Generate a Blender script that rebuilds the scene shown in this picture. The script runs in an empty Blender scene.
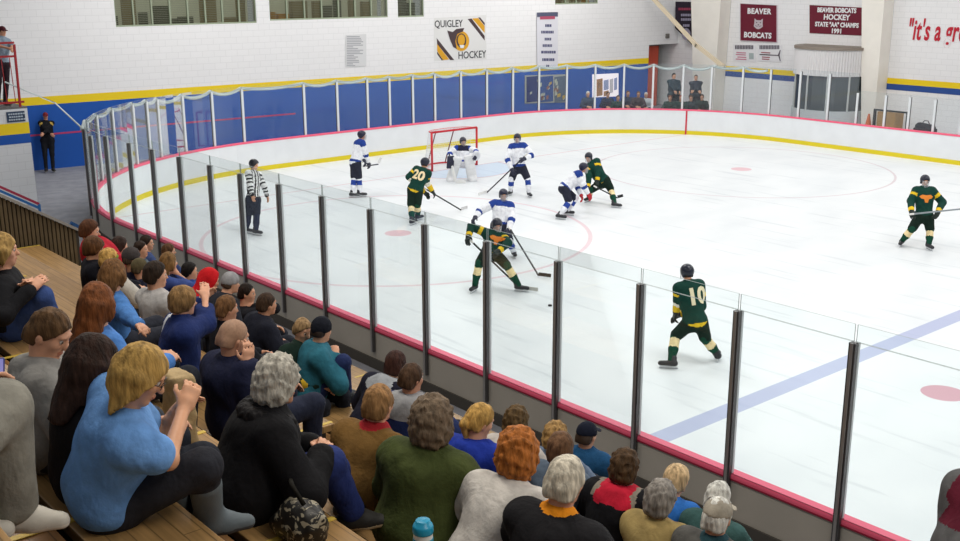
import bpy, bmesh, math, random
import numpy as np
from mathutils import Vector, Matrix
from mathutils.bvhtree import BVHTree
random.seed(4); RNG = np.random.RandomState(7)
SC = bpy.context.scene
COL = SC.collection
V = lambda *a: np.array(a, float)
def nrm(v):
    v = np.asarray(v, float); return v / (np.linalg.norm(v) + 1e-12)

# ------------------------------------------------------------------ camera
CAM = V(30.2636, -8.9857, 5.943); YAW, PITCH, ROLL, FPX = 0.8673, 0.2664, -0.0029, 1083.05
FW = V(-math.sin(YAW)*math.cos(PITCH), math.cos(YAW)*math.cos(PITCH), -math.sin(PITCH))
_rt = V(math.cos(YAW), math.sin(YAW), 0); _up = np.cross(_rt, FW)
RT = _rt*math.cos(ROLL) + _up*math.sin(ROLL); UP = -_rt*math.sin(ROLL) + _up*math.cos(ROLL)
FH = nrm(V(FW[0], FW[1], 0)); RH = nrm(V(RT[0], RT[1], 0))
def ray(x, y): return FW + RT*(x-480)/FPX - UP*(y-270.5)/FPX
def atd(x, y, d): return CAM + ray(x, y)*d
def atz(x, y, z): r = ray(x, y); return CAM + r*(z-CAM[2])/r[2]
def aty(x, y, Y): r = ray(x, y); return CAM + r*(Y-CAM[1])/r[1]
def atx(x, y, X): r = ray(x, y); return CAM + r*(X-CAM[0])/r[0]
def depth(P): return float((np.asarray(P)-CAM) @ FW)

# ------------------------------------------------------------------ materials
def lin(c):
    if isinstance(c, str):
        c = [int(c[i:i+2], 16)/255 for i in (0, 2, 4)]
    return tuple((x/12.92 if x <= .04045 else ((x+.055)/1.055)**2.4) for x in c)
MATS = {}
def mat(name, col, rough=.7, metal=0.0, bump=None, var=0.0, vscale=8, stretch=(1, 1, 1), emit=0, spec=.4):
    if name in MATS: return MATS[name]
    m = bpy.data.materials.new(name); m.use_nodes = True
    nt = m.node_tree; b = nt.nodes['Principled BSDF']; c = lin(col)
    b.inputs['Base Color'].default_value = (*c, 1); b.inputs['Roughness'].default_value = rough
    b.inputs['Metallic'].default_value = metal; b.inputs['Specular IOR Level'].default_value = spec
    if emit:
        b.inputs['Emission Color'].default_value = (*c, 1); b.inputs['Emission Strength'].default_value = emit
    if var or bump:
        tc = nt.nodes.new('ShaderNodeTexCoord'); mp = nt.nodes.new('ShaderNodeMapping')
        mp.inputs['Scale'].default_value = stretch
        nt.links.new(tc.outputs['Object'], mp.inputs['Vector'])
    if var:
        n = nt.nodes.new('ShaderNodeTexNoise'); n.inputs['Scale'].default_value = vscale; n.inputs['Detail'].default_value = 4
        nt.links.new(mp.outputs[0], n.inputs['Vector'])
        r = nt.nodes.new('ShaderNodeValToRGB')
        r.color_ramp.elements[0].position = .3; r.color_ramp.elements[1].position = .7
        r.color_ramp.elements[0].color = (*[x*(1-var) for x in c], 1)
        r.color_ramp.elements[1].color = (*[min(1, x*(1+var)+var*.01) for x in c], 1)
        nt.links.new(n.outputs['Fac'], r.inputs['Fac']); nt.links.new(r.outputs[0], b.inputs['Base Color'])
    if bump:
        n = nt.nodes.new('ShaderNodeTexNoise'); n.inputs['Scale'].default_value = bump[0]; n.inputs['Detail'].default_value = 3
        nt.links.new(mp.outputs[0], n.inputs['Vector'])
        bp = nt.nodes.new('ShaderNodeBump'); bp.inputs['Strength'].default_value = bump[1]; bp.inputs['Distance'].default_value = .01
        nt.links.new(n.outputs['Fac'], bp.inputs['Height']); nt.links.new(bp.outputs[0], b.inputs['Normal'])
    MATS[name] = m; return m
def cloth(c):
    key = 'cloth_'+c
    if key in MATS: return MATS[key]
    m = mat(key, c, .85, bump=(70, .25), var=.16, vscale=14, spec=.18); nt = m.node_tree; N = nt.nodes.new
    tc = N('ShaderNodeTexCoord'); mp = N('ShaderNodeMapping'); mp.inputs['Scale'].default_value = (1, 1, .55); mp.inputs['Rotation'].default_value = (.5, .35, .2)
    n = N('ShaderNodeTexNoise'); n.inputs['Scale'].default_value = 9; n.inputs['Detail'].default_value = 2.5; n.inputs['Distortion'].default_value = .5
    nt.links.new(tc.outputs['Object'], mp.inputs[0]); nt.links.new(mp.outputs[0], n.inputs[0])
    bp = N('ShaderNodeBump'); bp.inputs['Strength'].default_value = .5; bp.inputs['Distance'].default_value = .045; nt.links.new(n.outputs['Fac'], bp.inputs['Height'])
    old = [x for x in nt.nodes if x.type == 'BUMP' and x != bp][0]; nt.links.new(bp.outputs[0], old.inputs['Normal']); return m
def hairm(c): return mat('hair_'+c, c, .62, bump=(60, .9), var=.5, vscale=45, stretch=(1, 1, .22), spec=.18)
def plain(c, rough=.6, metal=0): return mat('plain_%s_%g_%g' % (c, rough, metal), c, rough, metal)
def skin(c='d9a283'): return mat('skin_'+c, c, .5, var=.08, vscale=20, spec=.35)
def tinted_glass(name, tint, refl=.8, haze=0):
    if name in MATS: return MATS[name]
    m = bpy.data.materials.new(name); m.use_nodes = True; nt = m.node_tree
    for n in list(nt.nodes): nt.nodes.remove(n)
    o = nt.nodes.new('ShaderNodeOutputMaterial'); mx = nt.nodes.new('ShaderNodeMixShader')
    t = nt.nodes.new('ShaderNodeBsdfTransparent'); g = nt.nodes.new('ShaderNodeBsdfGlossy'); f = nt.nodes.new('ShaderNodeFresnel')
    mt = nt.nodes.new('ShaderNodeMath'); mt.operation = 'MULTIPLY'; mt.inputs[1].default_value = refl
    t.inputs['Color'].default_value = (*tint, 1); g.inputs['Roughness'].default_value = .02; f.inputs['IOR'].default_value = 1.4
    nt.links.new(f.outputs[0], mt.inputs[0]); nt.links.new(mt.outputs[0], mx.inputs[0])
    nt.links.new(t.outputs[0], mx.inputs[1]); nt.links.new(g.outputs[0], mx.inputs[2]); nt.links.new(mx.outputs[0], o.inputs[0])
    if haze:
        d = nt.nodes.new('ShaderNodeBsdfDiffuse'); d.inputs[0].default_value = (.85, .9, .95, 1); m2 = nt.nodes.new('ShaderNodeMixShader'); m2.inputs[0].default_value = haze
        nt.links.new(mx.outputs[0], m2.inputs[1]); nt.links.new(d.outputs[0], m2.inputs[2]); nt.links.new(m2.outputs[0], o.inputs[0])
    MATS[name] = m; return m

# ------------------------------------------------------------------ objects
def tagp(o, label=None, cat=None, group=None, kind=None):
    if label: o['label'] = label
    if cat: o['category'] = cat
    if group: o['group'] = group
    if kind: o['kind'] = kind
    return o
def thing(name, label, cat, loc, group=None, rotz=0):
    o = bpy.data.objects.new(name, None); COL.objects.link(o); o.location = tuple(loc); o.rotation_euler = (0, 0, rotz)
    o.empty_display_size = .1
    return tagp(o, label, cat, group)
def link(name, me, mats, parent=None, label=None):
    o = bpy.data.objects.new(name, me); COL.objects.link(o)
    for m in (mats if isinstance(mats, (list, tuple)) else [mats]): me.materials.append(m)
    if parent is not None: o.parent = parent
    if label: o['label'] = label
    return o
def quick_mesh(name, verts, faces4, mi=None, smooth=True, origin=None):
    verts = np.asarray(verts, np.float32)
    if origin is not None: verts = verts - np.asarray(origin, np.float32)
    faces4 = np.asarray(faces4, np.int32); k = faces4.shape[1]
    me = bpy.data.meshes.new(name)
    me.vertices.add(len(verts)); me.vertices.foreach_set('co', verts.ravel())
    me.loops.add(faces4.size); me.loops.foreach_set('vertex_index', faces4.ravel())
    me.polygons.add(len(faces4)); me.polygons.foreach_set('loop_start', np.arange(0, faces4.size, k, dtype=np.int32))
    if mi is not None: me.polygons.foreach_set('material_index', np.asarray(mi, np.int32))
    me.polygons.foreach_set('use_smooth', np.full(len(faces4), smooth))
    me.update(calc_edges=True); return me
class MB:
    """collects boxes, bars, tubes and prisms; build() links them as one mesh"""
    def __init__(s): s.v = []; s.f = []; s.m = []
    def add(s, v, f, m=0):
        n = len(s.v); s.v += [tuple(map(float, p)) for p in v]; s.f += [tuple(i+n for i in q) for q in f]; s.m += [m]*len(f); return s
    def box(s, lo, hi, m=0):
        x0, y0, z0 = lo; x1, y1, z1 = hi
        return s.add([(x0,y0,z0),(x1,y0,z0),(x1,y1,z0),(x0,y1,z0),(x0,y0,z1),(x1,y0,z1),(x1,y1,z1),(x0,y1,z1)],
              [(0,3,2,1),(4,5,6,7),(0,1,5,4),(1,2,6,5),(2,3,7,6),(3,0,4,7)], m)
    def obox(s, c, ax, ay, az, m=0):
        c, ax, ay, az = map(np.asarray, (c, ax, ay, az))
        P = [c+i*ax+j*ay+k*az for k in (-1, 1) for i, j in ((-1,-1),(1,-1),(1,1),(-1,1))]
        return s.add(P, [(0,3,2,1),(4,5,6,7),(0,1,5,4),(1,2,6,5),(2,3,7,6),(3,0,4,7)], m)
    def bar(s, a, b, w, h, m=0, up=(0, 0, 1)):
        a = np.asarray(a, float); b = np.asarray(b, float); d = nrm(b-a); u = np.asarray(up, float)
        if abs(d @ u) > .98: u = V(1, 0, 0)
        x = nrm(np.cross(d, u)); y = np.cross(x, d)
        return s.obox((a+b)/2, (b-a)/2, x*w/2, y*h/2, m)
    def tube(s, pts, r, n=8, m=0, cap=True):
        pts = [np.asarray(p, float) for p in pts]; r = r if hasattr(r, '__len__') else [r]*len(pts)
        vv = []; ff = []
        for i, p in enumerate(pts):
            d = nrm(pts[min(i+1, len(pts)-1)]-pts[max(i-1, 0)]); u = V(0, 0, 1) if abs(d[2]) < .9 else V(1, 0, 0)
            x = nrm(np.cross(d, u)); y = np.cross(x, d)
            vv += [p + r[i]*(x*math.cos(2*math.pi*k/n)+y*math.sin(2*math.pi*k/n)) for k in range(n)]
        for i in range(len(pts)-1):
            for k in range(n): ff.append((i*n+k, i*n+(k+1) % n, (i+1)*n+(k+1) % n, (i+1)*n+k))
        if cap: ff += [tuple(range(n))[::-1], tuple((len(pts)-1)*n+k for k in range(n))]
        return s.add(vv, ff, m)
    def prism(s, poly, off, m=0):
        """polygon (3D points) extruded by vector off"""
        n = len(poly); P = [np.asarray(p, float) for p in poly]; off = np.asarray(off, float)
        return s.add(P+[p+off for p in P], [tuple(range(n))[::-1], tuple(range(n, 2*n))]+[(i, (i+1) % n, n+(i+1) % n, n+i) for i in range(n)], m)
    def lathe(s, prof, n=16, c=(0, 0, 0), m=0):
        vv = []; ff = []
        for r, z in prof: vv += [(c[0]+r*math.cos(2*math.pi*k/n), c[1]+r*math.sin(2*math.pi*k/n), c[2]+z) for k in range(n)]
        for i in range(len(prof)-1):
            for k in range(n): ff.append((i*n+k, i*n+(k+1) % n, (i+1)*n+(k+1) % n, (i+1)*n+k))
        ff += [tuple(range(n))[::-1], tuple((len(prof)-1)*n+k for k in range(n))]
        return s.add(vv, ff, m)
    def build(s, name, mats, parent=None, origin=None, smooth=False, bevel=0, label=None):
        me = bpy.data.meshes.new(name); o = V(0, 0, 0) if origin is None else np.asarray(origin)
        me.from_pydata([tuple(np.asarray(p)-o) for p in s.v], [], s.f)
        me.polygons.foreach_set('material_index', s.m); me.polygons.foreach_set('use_smooth', [smooth]*len(s.f)); me.update()
        bm = bmesh.new(); bm.from_mesh(me); bmesh.ops.recalc_face_normals(bm, faces=bm.faces); bm.to_mesh(me); bm.free()
        ob = link(name, me, mats, parent, label)
        if bevel:
            b = ob.modifiers.new('bevel', 'BEVEL'); b.width = bevel; b.segments = 2; b.limit_method = 'ANGLE'
        return ob
def solo(mb, name, mats, label, cat, loc, group=None, **k):
    o = mb.build(name, mats, None, loc, **k); o.location = tuple(loc); return tagp(o, label, cat, group)
def struct(mb, name, mats, **k):
    o = mb.build(name, mats, **k)
    if o.parent is None: o['kind'] = 'structure'
    return o
def text_mesh(s, size, extrude=.004, bold=0.0, shear=0.0, squeeze=1.0, spacing=1.0):
    c = bpy.data.curves.new('lettering', 'FONT'); c.body = s; c.size = size; c.extrude = extrude; c.offset = bold; c.shear = shear
    c.align_x = 'CENTER'; c.align_y = 'CENTER'; c.resolution_u = 3; c.space_character = spacing
    o = bpy.data.objects.new('lettering', c); COL.objects.link(o)
    me = bpy.data.meshes.new_from_object(o.evaluated_get(bpy.context.evaluated_depsgraph_get()))
    bpy.data.objects.remove(o); bpy.data.curves.remove(c)
    if squeeze != 1: me.transform(Matrix.Diagonal((squeeze, 1, 1, 1)))
    return me
def put_text(s, size, pos, xdir, ydir, m, parent, origin, name='lettering', **k):
    """text lying in the plane xdir (reading) / ydir (up)"""
    me = text_mesh(s, size, **k); x = nrm(xdir); y = nrm(ydir); z = np.cross(x, y); p = np.asarray(pos)-np.asarray(origin)
    M = Matrix(((x[0], y[0], z[0], p[0]), (x[1], y[1], z[1], p[1]), (x[2], y[2], z[2], p[2]), (0, 0, 0, 1)))
    me.transform(M); return link(name, me, m, parent)

# ------------------------------------------------------------------ implicit surfaces
def rc(a, b, ra, rb=None, k=.03, tag=0, op='u'): return dict(t='rc', a=np.asarray(a, float), b=np.asarray(b, float), ra=ra, rb=ra if rb is None else rb, k=k, tag=tag, op=op)
def el(c, axes, R, k=.03, tag=0, op='u'):
    """ellipsoid at c, radii axes along the rows of R"""
    return dict(t='el', c=np.asarray(c, float), ax=np.asarray(axes, float), R=np.asarray(R, float), k=k, tag=tag, op=op)
def bx(c, half, R, r=.02, k=.02, tag=0, op='u'): return dict(t='bx', c=np.asarray(c, float), h=np.asarray(half, float), R=np.asarray(R, float), r=r, k=k, tag=tag, op=op)
def cut(p, n): return dict(t='cut', p=np.asarray(p, float), n=nrm(n), op='i', k=0, tag=-1)
I3 = np.eye(3)
def pdist(p, X, Y, Z):
    if p['t'] == 'rc':
        a = p['a']; ab = p['b']-a; L2 = max(ab @ ab, 1e-9); dx, dy, dz = X-a[0], Y-a[1], Z-a[2]
        t = np.clip((dx*ab[0]+dy*ab[1]+dz*ab[2])/L2, 0, 1)
        return np.sqrt((dx-t*ab[0])**2+(dy-t*ab[1])**2+(dz-t*ab[2])**2)-(p['ra']+(p['rb']-p['ra'])*t), t
    c = p.get('c')
    if p['t'] == 'cut':
        return (X-p['p'][0])*p['n'][0]+(Y-p['p'][1])*p['n'][1]+(Z-p['p'][2])*p['n'][2], 0
    dx, dy, dz = X-c[0], Y-c[1], Z-c[2]; R = p['R']
    q = [dx*R[i, 0]+dy*R[i, 1]+dz*R[i, 2] for i in range(3)]
    if p['t'] == 'el':
        a = p['ax']; k0 = np.sqrt(sum((q[i]/a[i])**2 for i in range(3))); k1 = np.sqrt(sum((q[i]/a[i]**2)**2 for i in range(3)))+1e-9
        return k0*(k0-1)/k1, 0
    h = p['h']; r = p['r']; e = [np.abs(q[i])-h[i]+r for i in range(3)]
    return np.sqrt(sum(np.maximum(x, 0)**2 for x in e))+np.minimum(np.maximum(np.maximum(e[0], e[1]), e[2]), 0)-r, 0
def pbox(p):
    if p['t'] == 'rc':
        return np.minimum(p['a']-p['ra'], p['b']-p['rb']), np.maximum(p['a']+p['ra'], p['b']+p['rb'])
    R = p['R']; h = p['ax'] if p['t'] == 'el' else p['h']; e = np.abs(R).T @ h
    return p['c']-e, p['c']+e
def wob(X, Y, Z, f, s):
    r = np.random.RandomState(s); ph = r.rand(9)*6.28; w = f*(.8+.5*r.rand(9))
    return (np.sin(w[0]*X+ph[0]+1.3*np.sin(w[3]*.6*Y+ph[3]))*np.sin(w[1]*Y+ph[1]+1.3*np.sin(w[4]*.6*Z+ph[4]))
            + np.sin(w[2]*Z+ph[2]+1.3*np.sin(w[5]*.6*X+ph[5]))*np.sin(w[6]*.7*X-w[7]*.7*Y+ph[6]))*.6
OFF8 = np.array([(i, j, k) for i in (0, 1) for j in (0, 1) for k in (0, 1)])
EDG = [(a, b) for a in range(8) for b in range(a+1, 8) if np.abs(OFF8[a]-OFF8[b]).sum() == 1]
def polygonise(prims, cell, noise=None):
    us = [p for p in prims if p['op'] == 'u']
    lo = np.min([pbox(p)[0] for p in us], 0)-3*cell; hi = np.max([pbox(p)[1] for p in us], 0)+3*cell
    n = np.ceil((hi-lo)/cell).astype(int)+1
    ax = [(lo[i]+cell*np.arange(n[i])).astype(np.float32) for i in range(3)]
    D = np.full(n, 10*cell, np.float32)
    for p in prims:
        if p['op'] == 'i':
            d, _ = pdist(p, ax[0][:, None, None], ax[1][None, :, None], ax[2][None, None, :]); D = np.maximum(D, d); continue
        a, b = pbox(p); pad = 3*cell+p['k']
        s0 = np.clip(np.floor((a-pad-lo)/cell).astype(int), 0, n-1); s1 = np.clip(np.ceil((b+pad-lo)/cell).astype(int)+1, 1, n)
        sl = tuple(slice(s0[i], s1[i]) for i in range(3))
        d, _ = pdist(p, ax[0][sl[0]][:, None, None], ax[1][sl[1]][None, :, None], ax[2][sl[2]][None, None, :])
        k = p['k']; A = D[sl]
        if p['op'] == 's':
            h = np.maximum(k-np.abs(A+d), 0); D[sl] = np.maximum(A, -d)+h*h/(4*k)
        elif k > 0:
            h = np.maximum(k-np.abs(A-d), 0); D[sl] = np.minimum(A, d)-h*h/(4*k)
        else: D[sl] = np.minimum(A, d)
    if noise:
        for amp, f, sd in noise: D += amp*wob(ax[0][:, None, None], ax[1][None, :, None], ax[2][None, None, :], f, sd)
    for e in range(3):
        D[tuple(0 if i == e else slice(None) for i in range(3))] = np.maximum(D[tuple(0 if i == e else slice(None) for i in range(3))], cell*.5)
        D[tuple(-1 if i == e else slice(None) for i in range(3))] = np.maximum(D[tuple(-1 if i == e else slice(None) for i in range(3))], cell*.5)
    S = D < 0; c = np.zeros(n-1, np.int8)
    for o in OFF8: c += S[o[0]:n[0]-1+o[0], o[1]:n[1]-1+o[1], o[2]:n[2]-1+o[2]]
    ii = np.argwhere((c > 0) & (c < 8))
    if len(ii) == 0: return np.zeros((0, 3)), np.zeros((0, 4), int)
    idx = np.full(n-1, -1, np.int32); idx[tuple(ii.T)] = np.arange(len(ii))
    vals = np.stack([D[tuple((ii+o).T)] for o in OFF8], 1)
    acc = np.zeros((len(ii), 3)); cnt = np.zeros(len(ii))
    for a, b in EDG:
        va, vb = vals[:, a], vals[:, b]; m = (va < 0) != (vb < 0); t = np.where(m, va/np.where(m, va-vb, 1), 0)
        acc += np.where(m[:, None], OFF8[a]+t[:, None]*(OFF8[b]-OFF8[a]), 0); cnt += m
    Vv = lo+cell*(ii+acc/cnt[:, None]); F = []
    for e in range(3):
        f, g = [(1, 2), (2, 0), (0, 1)][e]
        s0 = S[tuple(slice(0, -1) if i == e else slice(None) for i in range(3))]; s1 = S[tuple(slice(1, None) if i == e else slice(None) for i in range(3))]
        q = np.argwhere(s0 != s1); q = q[(q[:, f] > 0) & (q[:, g] > 0) & (q[:, f] < n[f]-1) & (q[:, g] < n[g]-1)]
        ins = s0[tuple(q.T)]; df = np.zeros(3, int); df[f] = 1; dg = np.zeros(3, int); dg[g] = 1
        Q = np.stack([idx[tuple((q-o).T)] for o in (0*df, df, df+dg, dg)], 1)
        Q[~ins] = Q[~ins][:, ::-1]; F.append(Q)
    F = np.concatenate(F); F = F[(F >= 0).all(1)]
    return Vv, F
def blob(name, prims, cell, mats, parent, origin, noise=None, paint=None, label=None):
    v, f = polygonise(prims, cell, noise)
    if len(f) == 0: return None
    mi = None
    if paint is not None:
        C = v[f].mean(1); us = [p for p in prims if p['op'] == 'u']; best = np.full(len(C), 1e9); tg = np.zeros(len(C), int); tt = np.zeros(len(C))
        for p in us:
            d, t = pdist(p, C[:, 0], C[:, 1], C[:, 2]); m = d < best; best = np.where(m, d, best); tg[m] = p['tag']; tt[m] = (t[m] if hasattr(t, '__len__') else 0)
        mi = paint(C, tg, tt)
    return link(name, quick_mesh(name, v, f, mi, True, origin), mats, parent, label)
# ------------------------------------------------------------------ people
def ik(a, c, l1, l2, pole):
    a = np.asarray(a, float); c = np.asarray(c, float); v = c-a; L = np.linalg.norm(v)
    if L > (l1+l2)*.999: c = a+v/L*(l1+l2)*.999; v = c-a; L = np.linalg.norm(v)
    L = max(L, abs(l1-l2)+.02); u = nrm(v); x = (l1*l1-l2*l2+L*L)/(2*L); h = math.sqrt(max(l1*l1-x*x, 0))
    p = np.asarray(pole, float); p = nrm(p-(p @ u)*u)
    return a+u*x+p*h, c
def hand_prims(W, D, N, side, s, cell, curl=.5, g=1.0, tag=0):
    D = nrm(D); N = nrm(N-(N @ D)*D); T = np.cross(D, N)*(1 if side > 0 else -1); m = .62*cell; out = []
    pc = W+D*.048*s*g
    out.append(bx(pc, V(.038, .048, .014)*s*g, np.array([T, D, N]), r=.012*s, k=.012, tag=tag))
    out.append(rc(W-D*.02*s, W+D*.03*s, .024*s*g, .026*s*g, k=.015, tag=tag))
    for i, (o, L) in enumerate(((.029, .07), (.010, .08), (-.010, .074), (-.029, .058))):
        r = max(.0092*s*g, m*(.85 if g > 1.2 else 1)); b = W+D*.088*s*g+T*o*s*g
        d1 = nrm(D+N*curl*.8+T*o*1.5); k1 = b+d1*L*.5*s*g; d2 = nrm(D*.8+N*curl*2.0+T*o); e = k1+d2*L*.5*s*g
        out += [rc(b-D*.01, k1, r, r*.95, k=.004, tag=tag), rc(k1, e, r*.95, r*.8, k=.003, tag=tag)]
    b = W+D*.028*s*g+T*.028*s*g; k1 = b+nrm(T*.8+D*.8+N*.3)*.04*s*g; e = k1+nrm(D+N*.7+T*.15)*.034*s*g; r = max(.0105*s*g, m)
    out += [rc(b, k1, r*1.15, r, k=.008, tag=tag), rc(k1, e, r, r*.85, k=.003, tag=tag)]
    return out
EYE = {}
def eye_mesh(c='4a3524'):
    if c in EYE: return EYE[c]
    mb = MB(); n = 10; pr = []
    for i in range(1, 9): pr.append((math.sin(math.pi*i/9), -math.cos(math.pi*i/9)))
    mb.lathe(pr, n); me = bpy.data.meshes.new('eye')
    me.from_pydata([(x, z, y) for x, y, z in mb.v], [], mb.f)      # pole looks along +Y
    me.materials.append(plain('cfc6bd', .45)); me.materials.append(plain(c, .2))
    for p in me.polygons:
        p.use_smooth = True; p.material_index = 1 if p.center.y > .6 else 0
    me.update(); EYE[c] = me; return me
def person(d):
    """d: label, P pelvis, H head centre, a body turn, ha head turn, hp head pitch (down +), ht head tilt ..."""
    s = d.get('s', 1.0); cell = d.get('cell', .016); P = np.asarray(d['P'], float); H = np.asarray(d['H'], float); Z = V(0, 0, 1)
    a = math.radians(d.get('a', 0)); ha = math.radians(d.get('ha', d.get('a', 0))); hp = math.radians(d.get('hp', 5)); ht = math.radians(d.get('ht', 0))
    bf = V(-math.sin(a), math.cos(a), 0); br = V(math.cos(a), math.sin(a), 0)
    hf0 = V(-math.sin(ha), math.cos(ha), 0); hr = V(math.cos(ha), math.sin(ha), 0)
    hf = hf0*math.cos(hp)-Z*math.sin(hp); hu = np.cross(hr, hf)
    hr, hu = hr*math.cos(ht)-hu*math.sin(ht), hu*math.cos(ht)+hr*math.sin(ht)
    hR = np.array([hr, hf, hu]); hs = s*d.get('hs', 1.0)*.9
    h = lambda r, f, u: H+hs*(r*hr+f*hf+u*hu)
    t0 = nrm(H-P); N = H-s*.165*nrm(t0+.5*hu)-s*.015*hf
    if 'N' in d: N = np.asarray(d['N'], float)
    tu = nrm(N-P); br = nrm(br-(br @ tu)*tu); tf = np.cross(tu, br); T = np.linalg.norm(N-P); tR = np.array([br, tf, tu]); q = T/.5
    W = d.get('w', 1.0)*s; fat = d.get('fat', 1.0)*s
    tp = lambda r, f, u: P+r*br+f*tf+u*tu
    J = dict(P=P, N=N, H=H, hR=hR, tR=tR, T=T)
    shR = d.get('shR', tp(.158*W, .0, T-.05*s)); shL = d.get('shL', tp(-.158*W, .0, T-.05*s))
    hipR = tp(.09*W, .0, -.01); hipL = tp(-.09*W, .0, -.01)
    la, lf = .285*s*d.get('al', 1), .255*s*d.get('al', 1)
    hands = d.get('hands', 'lap'); lp = lambda r, f, u: P+s*(r*br+f*bf+u*Z)
    HT = {'lap': (lp(.10, .33, .13), lp(-.09, .35, .11)), 'knees': (lp(.15, .40, .10), lp(-.15, .40, .10)), 'clap': (lp(.04, .36, .40), lp(-.03, .37, .40)),
          'phone': (lp(.05, .36, .34), lp(-.05, .36, .33)), 'fold': (lp(-.10, .20, .22), lp(.10, .22, .24)), 'chin': (h(.055, .085, -.15), lp(-.1, .33, .12)),
          'side': (lp(.26, .05, .0), lp(-.26, .05, .0)), 'up': (lp(.12, .30, .5), lp(-.12, .3, .48))}.get(hands, hands)
    hdR, hdL = d.get('hR', HT[0]), d.get('hL', HT[1])
    pole = d.get('apole', 0)
    elR, hdR = ik(shR, hdR, la, lf, .9*br-.6*Z-.3*bf) if 'eR' not in d else (d['eR'], hdR)
    elL, hdL = ik(shL, hdL, la, lf, -.9*br-.6*Z-.3*bf) if 'eL' not in d else (d['eL'], hdL)
    zf = d.get('zfoot', P[2]-.5)
    fR = d.get('fR'); fL = d.get('fL')
    if fR is None: fR = P+s*(.13*br+.40*bf); fR = V(fR[0], fR[1], zf+.09*s)
    if fL is None: fL = P+s*(-.12*br+.42*bf); fL = V(fL[0], fL[1], zf+.09*s)
    lt, ls = .43*s*d.get('ll', 1), .42*s*d.get('ll', 1)
    if 'kR' in d: knR = d['kR']
    else: knR, fR = ik(hipR, fR, lt, ls, bf*.8+Z*.7+br*.12)
    if 'kL' in d: knL = d['kL']
    else: knL, fL = ik(hipL, fL, lt, ls, bf*.8+Z*.7-br*.12)
    J.update(shR=shR, shL=shL, elR=elR, elL=elL, hdR=hdR, hdL=hdL, knR=knR, knL=knL, fR=fR, fL=fL, hipR=hipR, hipL=hipL, bf=bf, br=br)
    base = V(P[0], P[1], zf if 'zbase' not in d else d['zbase'])
    root = thing('person', d['label'], d.get('cat', 'person'), base, d.get('group'))
    # ---- continuous body
    o = -.012
    sk = d.get('skin', 'd9a283'); B = []
    bulk = d.get('bulk', .012)
    def torso(e, ar):
        L = [el(tp(0, -.01*s, .02*s), V(.172*fat+e, .125*fat+e, .135*s+e), tR, .05, 1), el(tp(0, 0, .2*s*q), V(.15*fat+e, .112*fat+e, .17*q*s+e), tR, .06, 1),
             el(tp(0, .005, .35*s*q), V(.162*W+e, .116*fat+e, .15*q*s+e), tR, .06, 1),
             rc(shL+br*.03*s-tu*.005, shR-br*.03*s-tu*.005, .062*s+e, k=.06, tag=1), rc(N-tu*.07*s, N-tu*.01*s, .075*s+e, .058*s+e*.6, k=.05, tag=1)]
        if ar >= 1: L += [rc(shR, elR, .058*s+e, .048*s+e, .035, 2), rc(shL, elL, .058*s+e, .048*s+e, .035, 3)]
        else: L += [rc(shR, shR+(elR-shR)*ar, .06*s+e, .056*s+e, .035, 2), rc(shL, shL+(elL-shL)*ar, .06*s+e, .056*s+e, .035, 3)]
        if ar >= 2:
            wr = lambda E_, W_: W_-nrm(W_-E_)*.02
            L += [rc(elR, wr(elR, hdR), .047*s+e, .034*s+e*.8, .03, 4), rc(elL, wr(elL, hdL), .047*s+e, .034*s+e*.8, .03, 5)]
        return L
    def legs(e, to=1.0):
        L = [el(tp(0, -.005, -.0), V(.165*fat+e, .12*fat+e, .12*s+e), tR, .05, 1)]
        for hi, kn, f, g in ((hipR, knR, fR, 6), (hipL, knL, fL, 7)):
            L += [rc(hi, kn, .084*fat+e, .06*s+e, .05, g), rc(kn, kn+(f-kn)*to, .058*s+e, .044*s+e, .03, g+2)]
        return L
    # head
    HD = [el(h(0, -.012, .022), V(.076, .096, .098)*hs, hR, .02, 10), el(h(0, .026, -.048), V(.058, .062, .066)*hs, hR, .03, 10), rc(h(-.012, .068, -.1), h(.012, .068, -.1), .02*hs, k=.025, tag=10),
          el(h(0, .08, .03), V(.05, .014, .012)*hs, hR, .015, 10), rc(h(0, .088, .008), h(0, .107, -.03), .009*hs, .0145*hs, .012, 10),
          el(h(.042, .058, -.02), V(.02, .02, .02)*hs, hR, .02, 10), el(h(-.042, .058, -.02), V(.02, .02, .02)*hs, hR, .02, 10)]
    HD += [el(h(g*.032, .098, .006), V(.017, .018, .012)*hs, hR, .012, 10, 's') for g in (1, -1)]
    for g in (1, -1): HD += [el(h(g*.078, -.008, -.012), V(.009, .019, .031)*hs, hR, .006, 10), rc(h(g*.084, -.014, .002), h(g*.084, -.014, -.02), .006*hs, k=.004, tag=10)]
    HD += [el(h(0, .089, -.062), V(.025, .011, .006)*hs, hR, .005, 11), el(h(0, .088, -.071), V(.02, .011, .006)*hs, hR, .005, 11)]
    HD += [rc(h(0, -.025, -.05), N-tu*.03*s, .052*s, .058*s, .03, 10)]
    B = torso(o, 2)+legs(o)+HD
    glove = d.get('glove')
    for W_, E_, side, key in ((hdR, elR, 1, 'R'), (hdL, elL, -1, 'L')):
        Dh = d.get('hd'+key, nrm(W_-E_)); Nh = d.get('pn'+key, -.7*side*br-.5*Z)
        if glove is None: B += hand_prims(W_, Dh, Nh, side, s, cell, d.get('curl', .55))
    for f_, kn in (((fR, knR), (fL, knL)) if d.get('shoe', 1) is not None else ()): B += [rc(f_-Z*.02*s, f_-Z*.05*s+bf*.1*s, .035*s, .028*s, .03, 1)]
    skm = [skin(sk), mat('lips_'+sk, [x*y for x, y in zip([int(sk[i:i+2], 16)/255 for i in (0, 2, 4)], (.88, .76, .75))], .45)]
    blob('body', B, d.get('bcell', cell), skm, root, base, paint=lambda C, tg, tt: (tg == 11).astype(int))
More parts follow.
